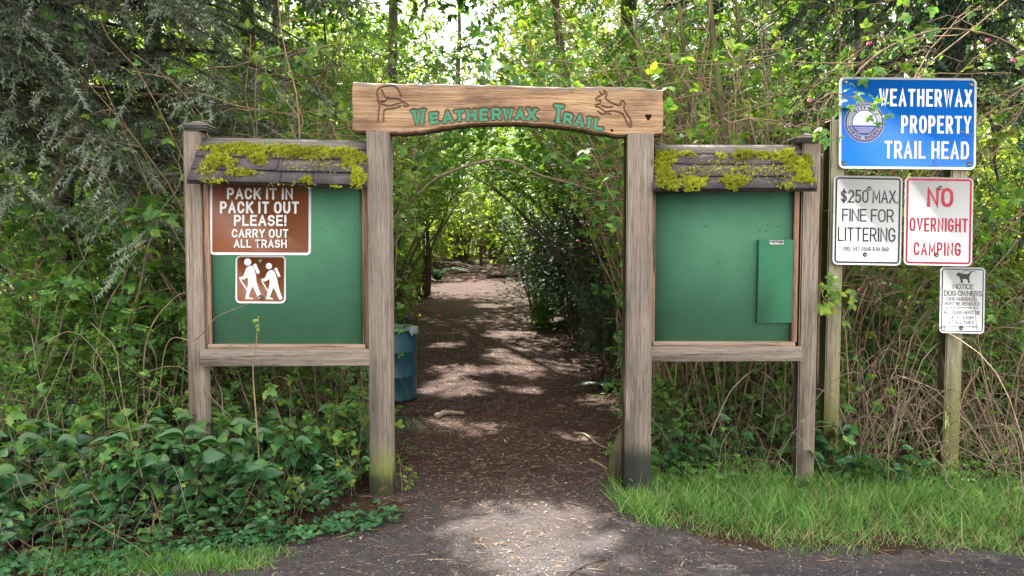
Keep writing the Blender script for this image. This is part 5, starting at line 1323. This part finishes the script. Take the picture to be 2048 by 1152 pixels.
long_cane('bare_twig', 'thin brown twig crossing the lower left corner of the left panel', [gx(300, 4.8), at(330, 700, 4.7), at(390, 680, 4.5), at(430, 637, 4.45), at(470, 618, 4.45), at(505, 604, 4.45)], .004, [], rg, bark=M_cane, cat='twig')
long_cane('bare_twig', 'pale bent twig rising from the brush left of the left board', [gx(285, 4.9), at(290, 700, 4.8), at(345, 600, 4.8), at(395, 585, 4.85), at(430, 590, 4.9)], .006, [], rg, bark=M_cane_g, cat='twig')
for pts, lb in (([gx(1700, 5.6), at(1770, 700, 5.5), at(1850, 790, 5.4), at(1900, 860, 5.3)], 'grey dead stick leaning between the sign posts'), ([gx(1280, 6.5), at(1330, 720, 6.4), at(1400, 770, 6.3), at(1480, 840, 6.2)], 'grey broken stick slanting under the right board')):
    long_cane('dead_stick', lb, pts, .014, [], rg, bark=M_cane_g, cat='stick')

# mossy stems under the right board
for j, (pxa, pxb, Y, r0, lb) in enumerate([(1345, 1370, 6.6, .05, 'mossy stem leaning left under the right board'), (1505, 1480, 5.8, .055, 'thick mossy stem under the middle of the right board'), (1440, 1430, 6.3, .04, 'straight mossy stem under the right board, left of the thick one'), (1560, 1545, 5.9, .035, 'dark stem beside the outer post of the right board'), (1405, 1400, 7.2, .045, 'dark stem far behind under the right board')]):
    g0 = gx(pxb, Y); root = thing('mossy_sapling', lb, 'sapling', g0); mb = MB(); x2 = (pxa - 1024) / F * Y
    tube(mb, bez([g0 - [0, 0, .1], g0 + [(x2 - g0[0]) * .5 + .05, 0, .5], [x2 - .05, Y, 1.1 + g0[2]], [x2 - .2, Y + .1, 2.4], [x2 - .3, Y + .3, 3.6]], 20), np.linspace(r0, r0 * .4, 20), 8); mb.build('stem', M_mossy, root, True)

# brambles
brA = bramble(R_(71), 100, 1.0, .75, M_cane_g, 40); brB = bramble(R_(72), 90, .8, .8, M_cane, 40); brD = bramble(R_(74), 80, .8, .7, M_stem, 50); brC = bramble(R_(73), 110, .62, .85, M_cane_g, 60, .0028)
for b_ in (brA, brB, brC, brD): b_.name = 'bramble_thicket'
BG = 'dry bramble thicket along the verge'
def bram(pr, px, Y, rz, sc, label):
    x = (px - 1024) / F * Y
    if pr.name in first: return place(pr, x, Y, rz, sc, label, BG)
    first.add(pr.name); return put(pr, x, Y, rz, sc, label, 'bramble', BG)
for pr, px, Y, rz, sc, lb in [
    (brA, 1770, 5.5, 0, 1.1, 'dry bramble tangle between the two timber sign posts'), (brB, 1990, 5.5, 1, 1.1, 'dry bramble tangle right of the dog notice post'), (brC, 1850, 5.25, 2, 1, 'low pale bramble at the foot of the dog notice post'),
    (brA, 1880, 6.4, 3, 1.3, 'taller brambles behind the dog notice'), (brC, 2060, 5.2, 4, 1, 'low pale bramble at the right edge'), (brB, 1690, 5.7, 5, 1.0, 'brown brambles behind the fine sign post'),
    (brD, 1500, 5.7, 2, .9, 'dark brambles under the right board'), (brD, 1390, 6.1, 1, .9, 'dark brambles under the left half of the right board'), (brC, 1440, 5.3, 5, .7, 'low brambles above the grass under the right board'),
    (brA, 1300, 8.8, 2.5, .8, 'brambles on the right bank of the path behind the right gate post'), (brB, 1225, 10.3, 4.5, .6, 'brambles at the foot of the smaller dark evergreen'),
    (brD, 560, 5.4, 0, 1.0, 'dark brambles under the left half of the left board'), (brD, 610, 5.9, 1.5, .9, 'dark brambles under the right half of the left board'), (brB, 300, 4.95, 3, .7, 'brown brambles by the outer post of the left board'),
    (brA, 180, 5.3, 4, 1.0, 'grey twiggy brambles behind the ferns at the left'), (brC, 420, 4.45, 1, .55, 'low twiggy brambles among the salal before the left board'), (brC, 150, 4.1, 2.2, .75, 'low brown brambles under the salal at the left'),
    (brA, 330, 6.6, 2, 1.3, 'tall grey brambles behind the left board post'), (brB, 60, 6.2, 3.1, 1.3, 'tall brown brambles at the left edge behind the ferns'), (brB, 2040, 7.0, .3, 1.5, 'high brown brambles in the sun at the right edge')]: bram(pr, px, Y, rz, sc, lb)

for o in [o for o in col.objects if o.parent is None and o.type == 'EMPTY' and o.name.split('.')[0] in ('leafy_shrub', 'overhanging_shrub', 'low_shrub', 'bushy_shrub', 'salmonberry_bush', 'huckleberry_bush', 'bramble_thicket')]: thin_out(o, R_(7), o.name[:4] not in ('huck', 'over'))
# ferns
fA = fern(R_(81)); fB = fern(R_(82), 11, (.5, .8), None, .6)
for j, (pr, px, Y, rz, sc, lb) in enumerate([(fA, 85, 4.9, 0, 1.35, 'dark sword fern at the left edge below the thicket'), (fB, 200, 5.0, 1, 1.35, 'sword fern just right of the leftmost fern'), (fA, 690, 5.3, 2, 1.0, 'sword fern in the dark under the left board'), (fB, 20, 4.5, 3, .9, 'sword fern low in the left corner of the brush'), (fA, 875, 24, 4, 1.5, 'pale sunlit fern left of the path near the far bend'), (fB, 290, 4.75, 5, .75, 'small fern behind the salal left of the board'), (fB, 1215, 8.0, 5, .7, 'small fern on the right bank behind the right gate post')]):
    if pr.name in first: place(pr, (px - 1024) / F * Y, Y, rz, sc, lb, 'sword ferns')
    else: first.add(pr.name); put(pr, (px - 1024) / F * Y, Y, rz, sc, lb, 'fern', 'sword ferns')
fd = fern(R_(83), 9, (.4, .65), M_fern_brown, .45); put(fd, (45 - 1024) / F * 4.05, 4.05, 0, 1, 'withered brown fern in the lower left corner', 'fern')

# salal
sal = [salal(R_(90 + i), int(7 + i % 3), .42 + .05 * i) for i in range(4)]
SL = 'glossy green salal plant in the low patch before the left board'
rng = R_(99); cnt = 0
spots = [(a_, b_) for a_ in np.linspace(-3.05, -.9, 13) for b_ in (3.58, 3.78, 4.0, 4.22, 4.45, 4.68, 4.95)]
used = set()
for (x, y) in spots:
    x += rng.uniform(-.1, .1); y += rng.uniform(-.1, .1)
    if apron(np.array(x), np.array(y)) or y < 3.5 + .0 * x: continue
    front_ = float(np.interp(x, [-3.2, -1.9, -1.3, -.85], [3.45, 3.72, 4.0, 4.35]))
    if y < front_ - .1 or rng.random() < .1: continue
    i = int(rng.integers(0, 4)); h_ = .5 if y < front_ + .06 else .72 if y < front_ + .22 else 1.1
    if x > -.93 and y < 4.75: continue
    if x > -1.25 and y < 4.7: h_ = .62
    args = (x, y, rng.uniform(-.9, .9), h_ * rng.uniform(.85, 1.15), SL)
    if i in used: place(sal[i], *args, 'salal before the left board')
    else: used.add(i); put(sal[i], *args, 'salal', 'salal before the left board')
for (px, Y, sc, lb) in [(1415, 4.9, 1.05, 'salal plant in the grass under the right board'), (1640, 4.85, 1.1, 'salal plant between the right board and the fine sign post'), (1695, 4.75, .9, 'salal sprig at the foot of the fine sign post'), (1790, 4.6, .75, 'low salal plant in the grass between the sign posts'), (1350, 5.0, .8, 'small salal beside the right gate post')]:
    place(sal[int(rng.integers(0, 4))], (px - 1024) / F * Y, Y, rng.uniform(-1, 1), sc, lb, 'salal beyond the main patch')
sbE = cane_bush('thimbleberry_bush', R_(57), 9, (.5, .95), .16, .9, 60, (.06, .12), TRI, M_berry, M_cane, .004, .3, .4, 2)
for j, (px, Y, rz, sc, lb) in enumerate([(60, 4.25, 0, 1, 'light green three leaved bush among the salal at the left edge'), (215, 4.4, 1.5, 1, 'light green three leaved bush in the salal, right of the ferns'), (345, 4.45, 3, .9, 'light green three leaved bush just left of the foot of the left board'), (475, 4.75, 4.2, 1, 'light green three leaved bush rising under the left half of the left panel'), (610, 4.8, 5.5, 1, 'light green three leaved bush rising under the right half of the left panel'), (695, 4.85, .8, .9, 'light green three leaved bush just left of the left gate post'), (130, 3.95, 2.2, .7, 'small light three leaved bush near the lower left corner'), (1590, 5.15, 2.8, .7, 'light three leaved bush at the foot of the outer post of the right board')]):
    (put if j == 0 else place)(sbE, (px - 1024) / F * Y, Y, rz, sc, lb, *(('shrub', 'three leaved bushes in the salal') if j == 0 else ('three leaved bushes in the salal',)))
# young leafy sprouts among them
sp_ = cane_bush('leafy_sprout', R_(110), 5, (.25, .5), .06, .6, 26, (.035, .06), TRI, M_berry_b, M_cane, .0025, .3, .3, 1)
for j, (px, py, sc, lb) in enumerate([(175, 1020, 1.1, 'bright leafy sprout in the lower left corner'), (440, 1000, .8, 'bright sprout below the outer post of the left board'), (585, 1040, .8, 'bright sprout at the front of the salal, under the left panel'), (700, 985, 1.2, 'bright sprout beside the left gate post'), (805, 985, .7, 'small sprout on the path side of the left gate post'), (330, 1075, .8, 'bright sprout at the edge of the clover'), (1320, 900, .9, 'bright sprout beside the right gate post'), (60, 960, 1.3, 'bright sprout low at the left edge'), (250, 930, 1.2, 'bright sprout among the salal left of the board'), (390, 870, 1.3, 'bright sprout climbing the outer post of the left board'), (500, 960, 1.1, 'bright sprout under the left half of the left panel'), (640, 930, 1.4, 'bright sprout under the right half of the left panel'), (755, 950, 1.3, 'bright sprout against the foot of the left gate post'), (1690, 910, 1.0, 'bright sprout at the foot of the fine sign post')]):
    g_ = gpt(px, py); (put if j == 0 else place)(sp_, g_[0], g_[1], j * 1.3, sc, lb, *(('sprout', 'bright young sprouts') if j == 0 else ('bright young sprouts',)))

# ---------------------------------------------------------------- grass, clover, litter
def on_ground(x, y, dz=0): return np.stack([x, y, height(x, y) + dz], 1)
GRASS = (np.array([(-.5, 0, 0), (.5, 0, 0), (.42, .4, .04), (-.42, .4, .04), (.26, .75, .18), (-.26, .75, .18), (0, 1, .40)]), [np.array([[0, 1, 2, 3], [3, 2, 4, 5]]), np.array([[5, 4, 6]])])
M_grass = leaf_mat('grass_blade', (.075, .20, .055), (.14, .32, .075), (.30, .43, .14), .42, .45, .3)
def grass(x, y, lo, hi, rng, mb, w=(.0028, .005)):
    n_ = len(x); T = on_ground(x, y, -.005); d = rnd_dir(rng, n_) * [.75, .75, 0] + np.array([0, 0, 1.]) * rng.uniform(.55, 1.2, n_)[:, None]
    S = np.stack([rng.uniform(*w, n_), rng.uniform(lo, hi, n_), rng.uniform(lo, hi, n_)], 1); mb.inst(GRASS, frames(d, rnd_dir(rng, n_) * [1, 1, .1], S), T)
rng = R_(120); mb = MB(); N = 60000
x = rng.uniform(.6, 4.6, N); y = rng.uniform(3.6, 5.5, N)
low = np.interp(x, [.58, .7, .98, 1.25, 1.6, 2.6, 5], [4.68, 4.1, 3.92, 3.80, 3.70, 3.72, 3.85]) + .06 * np.sin(x * 7) + .04 * np.sin(x * 17)
up = np.interp(x, [.6, 1.0, 1.6, 2.2, 2.6, 4.6], [4.75, 4.92, 4.95, 4.88, 4.75, 4.8])
d = np.minimum((y - low) / .25, (up - y) / .22); cl = .5 + .5 * np.sin(x * 6.1 + 2 * np.sin(y * 5)) * np.sin(y * 8.3 + x)
k = (rng.random(N) < np.clip(d + .12, 0, 1) * (.55 + .45 * cl)) & (y > low - .10) & (y < up + .1)
k &= ~((np.abs(x - .753) < .085) & (np.abs(y - 4.66) < .09))
x, y = x[k], y[k]; tall = smooth(3.9, 4.6, y) * .5 + .5
for q in range(4):
    s_ = slice(q, None, 4); xi, yi = x[s_], y[s_]
    t1 = yi < 4.25
    grass(xi[t1], yi[t1], .025, .055 + .01 * q, rng, mb); grass(xi[~t1], yi[~t1], .045, .10 + .015 * q, rng, mb)
for q in range(260):   # longer arching tufts towards the back of the verge
    i = rng.integers(0, len(x)); 
    if y[i] < 4.0: continue
    n_ = int(rng.integers(14, 40)); grass(x[i] + rng.normal(0, .035, n_), y[i] + rng.normal(0, .03, n_), .08, .19, rng, mb, (.003, .006))
gr = mb.build('grass', M_grass); tag(gr, 'bright green grass along the right verge', 'grass', kind='stuff')
mb = MB(); rng = R_(121)
for (px, py, n_, r_) in [(350, 1130, 1500, .22), (190, 1135, 900, .2), (440, 1135, 700, .15), (520, 1110, 160, .12), (100, 1120, 300, .2)]:
    c_ = gpt(px, py); x = c_[0] + rng.normal(0, r_ * .7, n_); y = c_[1] + rng.normal(0, r_ * .3, n_); grass(x, y, .03, .085, rng, mb)
tag(mb.build('grass', M_grass), 'short grass tufts at the lower left edge', 'grass', kind='stuff')
M_dry = leaf_mat('dry_grass_blade', (.22, .18, .09), (.34, .28, .15), (.42, .36, .22), .3, .6, .2); rng = R_(122); mb = MB(); N = 1500
x = rng.uniform(.65, 4.4, N); y = rng.uniform(3.75, 5.2, N); k = y > np.interp(x, [.58, .7, .98, 1.25, 1.6, 2.6, 5], [4.68, 4.1, 3.92, 3.80, 3.70, 3.72, 3.85]); grass(x[k], y[k], .05, .19, rng, mb)
tag(mb.build('dry_grass', M_dry), 'dry straw coloured blades among the grass of the right verge', 'dry grass', kind='stuff')
# clover and small herbs
M_clover = leaf_mat('clover_leaf', (.022, .085, .035), (.04, .13, .045), (.08, .19, .06), .25, .5, .25)
ROUND = leaf_tpl([0, .2, .5, .8, 1.0], [.02, .3, .46, .36, .06], .05, .12)
CLV = merge([rotz(ROUND, a_, .5) for a_ in (0, 2.1, 4.2)])
rng = R_(130); N = 1700; x = rng.uniform(-2.9, -.62, N)
edge_ = np.interp(x, [-3, -1.9, -1.3, -.85, -.6], [3.30, 3.52, 3.84, 4.02, 4.1]); y = edge_ + rng.normal(.05, .09, N)
k = rng.random(N) < (.55 + .45 * np.sin(x * 8) * np.sin(x * 3.3)); x, y = x[k], y[k]
T = on_ground(x, y, .01); T[:, 2] += rng.uniform(0, .05, len(T)); mb = MB()
mb.inst(CLV, frames(rnd_dir(rng, len(T)) * [1, 1, .25], np.array([0, -.3, 1.]) + rnd_dir(rng, len(T)) * .4, rng.uniform(.03, .058, len(T))), T)
tag(mb.build('ground_cover', M_clover), 'low clover like ground cover along the left edge of the path', 'ground cover', kind='stuff')
rng = R_(131); N = 1500; x = rng.uniform(.7, 4.2, N); y = rng.uniform(4.6, 5.5, N); T = on_ground(x, y, .02); T[:, 2] += rng.uniform(0, .12, N); mb = MB()
mb.inst(SPRAY, frames(rnd_dir(rng, N) * [1, 1, .4], np.array([0, -.3, 1.]) + rnd_dir(rng, N) * .5, rng.uniform(.04, .09, N)), T)
tag(mb.build('weeds', M_berry), 'small weeds along the top of the right verge', 'weeds', kind='stuff')
# bark chips, needles and small stones on the path
M_chip, n, l, p = new_mat('bark_chip'); g = n.new('ShaderNodeNewGeometry')
rp = ramp(n, [(0, (.02, .012, .010)), (.45, (.07, .04, .03)), (.8, (.12, .075, .055)), (.96, (.24, .18, .14)), (1, (.40, .35, .30))]); l.new(g.outputs['Random Per Island'], rp.inputs['Fac']); l.new(rp.outputs['Color'], p.inputs['Base Color']); p.inputs['Roughness'].default_value = .85
CHIP = (np.array([(-.5, 0, 0), (.5, .1, 0), (.35, 1, .1), (-.4, .9, .05), (-.2, .2, .22), (.25, .3, .24), (.15, .8, .28), (-.2, .75, .25)]), [np.array([[4, 5, 6, 7], [0, 1, 5, 4], [1, 2, 6, 5], [2, 3, 7, 6], [3, 0, 4, 7]])])
rng = R_(140); mb = MB()
N = 42000; y = 2.6 + 10 * rng.random(N) ** 1.5; x = trail_x(y) + rng.uniform(-1, 1, N) * np.where(y < 4.4, 3.2, trail_w(y) + .5)
k = is_trail(x, y) | (y > 4.6) | is_asphalt(x, y); k &= ~(is_asphalt(x, y) & (rng.random(N) < .7)); x, y = x[k], y[k]; N = len(x)
S = rng.uniform(.003, .009, N) * (1 + .09 * y); L_ = S * rng.uniform(1, 3.2, N)
mb.inst(CHIP, frames(rnd_dir(rng, N) * [1, 1, .12], np.array([0, 0, 1.]) + rnd_dir(rng, N) * .25, np.stack([S * .7, L_, S], 1)), on_ground(x, y, .001))
tag(mb.build('bark_chips', M_chip), 'bark chips and grit scattered over the path', 'bark chips', kind='stuff')
rng = R_(141); mb = MB(); N = 14000; y = 2.8 + 11 * rng.random(N) ** 1.4; x = trail_x(y) + rng.uniform(-1, 1, N) * np.where(y < 4.4, 2.6, trail_w(y) + .9); k = ~is_asphalt(x, y); x, y = x[k], y[k]; N = len(x)
NEED = (np.array([(-.5, 0, 0), (.5, 0, 0), (.5, 1, .02), (-.5, 1, .02), (0, 0, .6), (0, 1, .6)]), [np.array([[0, 4, 5, 3], [4, 1, 2, 5]])])
mb.inst(NEED, frames(rnd_dir(rng, N) * [1, 1, .06], np.tile([0, 0, 1.], (N, 1)) + rnd_dir(rng, N) * .1, np.stack([np.full(N, .0022) * (1 + .05 * y), rng.uniform(.02, .09, N), np.full(N, .003)], 1)), on_ground(x, y, .002))
M_needle, n, l, p = new_mat('fallen_needle'); g = n.new('ShaderNodeNewGeometry'); rp = ramp(n, [(0, (.04, .02, .012)), (.6, (.12, .065, .04)), (1, (.28, .19, .12))]); l.new(g.outputs['Random Per Island'], rp.inputs['Fac']); l.new(rp.outputs['Color'], p.inputs['Base Color']); p.inputs['Roughness'].default_value = .8
tag(mb.build('fallen_needles', M_needle), 'fallen needles and short twigs on the path', 'needles', kind='stuff')
rng = R_(143); mb = MB(); N = 30000; y = 2.7 + 2.6 * rng.random(N) ** 1.2; x = rng.uniform(-2.2, 2.6, N); k = (is_trail(x, y) | (is_asphalt(x, y) & (rng.random(N) < .4))) & (rng.random(N) < 1.1 - .35 * (y - 2.7)); x, y = x[k], y[k]; N = len(x)
M_grit, n, l, p = new_mat('pale_grit'); g = n.new('ShaderNodeNewGeometry'); rp = ramp(n, [(0, (.07, .062, .06)), (.6, (.14, .125, .118)), (.92, (.28, .25, .235)), (1, (.5, .47, .44))]); l.new(g.outputs['Random Per Island'], rp.inputs['Fac']); l.new(rp.outputs['Color'], p.inputs['Base Color']); p.inputs['Roughness'].default_value = .8
S = rng.uniform(.0022, .0058, N); mb.inst(CHIP, frames(rnd_dir(rng, N) * [1, 1, .2], np.array([0, 0, 1.]) + rnd_dir(rng, N) * .4, np.stack([S, S * rng.uniform(.8, 1.6, N), S * 1.6], 1)), on_ground(x, y, .001))
tag(mb.build('grit', M_grit), 'pale grit in the trodden gravel before the gateway', 'grit', kind='stuff')
# dead leaves on the forest floor
rng = R_(142); mb = MB(); N = 16000; y = rng.uniform(3.6, 14, N); x = rng.uniform(-6, 6, N); k = ~is_trail(x, y) & ~is_asphalt(x, y) & ~((x > .6) & (y < 4.8)); x, y = x[k], y[k]; N = len(x)
M_dead = leaf_mat('dead_leaf', (.05, .026, .014), (.12, .065, .035), (.24, .15, .085), .1, .75, .2)
T = on_ground(x, y, .004); T[:, 2] += rng.uniform(0, .05, N)
mb.inst(SMALL, frames(rnd_dir(rng, N) * [1, 1, .3], np.array([0, 0, 1.]) + rnd_dir(rng, N) * .6, rng.uniform(.03, .085, N)), T)
tag(mb.build('dead_leaves', M_dead), 'brown dead leaves covering the floor of the wood', 'dead leaves', kind='stuff')

# ---------------------------------------------------------------- sticks, roots and logs on the path
M_root = bark_mat('pale_worn_root', (.20, .15, .11), (.40, .33, .26), None, scale=20); M_log = bark_mat('dark_log_bark', (.02, .013, .01), (.07, .045, .03), None, scale=14)
rng = R_(150)
def stick(name, label, pxs, r0, mat, cat='stick', rise=.006):
    P = [gpt(*q) for q in pxs]; P = [p_ + [0, 0, r0 * .6 + rise * (i % 2)] for i, p_ in enumerate(P)]; root = thing(name, label, cat, P[0]); mb = MB(); tube(mb, bez(P, 14), np.linspace(r0, r0 * .5, 14) * (1 + .15 * np.sin(np.arange(14) * 1.7)), 6); mb.build('wood', mat, root, True)
stick('tree_root', 'pale worn root crossing the path beyond the drum', [(872, 838), (888, 831), (905, 829), (928, 832)], .03, M_root, 'root')
stick('tree_root', 'pale root end by the right edge of the path', [(1148, 868), (1170, 872), (1195, 890), (1215, 900)], .012, M_cane_g, 'root')
stick('fallen_stick', 'dark reddish stick lying across the middle of the path', [(1012, 948), (1050, 943), (1100, 934)], .011, M_log)
stick('fallen_stick', 'thin dark stick in front of the left gate post on the path', [(888, 1004), (930, 997), (975, 996)], .008, M_log)
stick('fallen_stick', 'short dark stick right of the sunlit patch', [(1125, 1006), (1150, 1012), (1172, 1018)], .008, M_log)
stick('fallen_stick', 'dark stick on the right half of the path', [(1075, 862), (1105, 853), (1135, 852)], .010, M_log)
stick('fallen_stick', 'brown stick near the right gate post', [(1180, 920), (1205, 935), (1225, 948)], .009, M_cane)
stick('fallen_stick', 'straight brown stick beyond the right gate post', [(1110, 783), (1145, 785), (1180, 787)], .016, M_log)
stick('fallen_stick', 'thin pale twig on the dark gravel at the front', [(855, 1120), (880, 1122), (905, 1120)], .004, M_root)
stick('fallen_stick', 'thin dark twig across the lower right of the sunlit patch', [(1140, 1150), (1170, 1135), (1225, 1115)], .006, M_log)
stick('fallen_log', 'dark log lying at the right edge of the far path', [(975, 556), (1000, 555), (1060, 552)], .10, M_log, 'log')
stick('fallen_log', 'low dark root or log across the far path', [(905, 548), (935, 545), (975, 547)], .05, M_log, 'log')
stick('fallen_log', 'short dark log leaning behind the left gate post', [(768, 566), (785, 585), (797, 603)], .09, M_log, 'log')
stick('fallen_log', 'mossy log on the right bank of the path', [(1070, 640), (1110, 632), (1160, 615)], .05, M_mossy, 'log', .1)
g0 = gx(1237, 4.95); root = thing('mossy_stake', 'short mossy stake leaning against the back of the right gate post', 'stake', g0)
mb = MB(); tube(mb, [g0 + [-.03, .02, -.05], g0 + [.0, .0, .16], g0 + [.035, -.02, .33]], [.055, .05, .03], 6); mb.build('stake', M_mossy, root)
g0 = gpt(468, 1140); root = thing('bark_piece', 'reddish piece of bark lying at the lower left edge of the path', 'bark piece', g0); mb = MB()
mb.inst(CHIP, frames(np.array([[1, .15, 0.]]), np.array([[0, 0, 1.]]), np.array([[.03, .11, .03]])), g0[None]); mb.build('bark', M_cane, root)
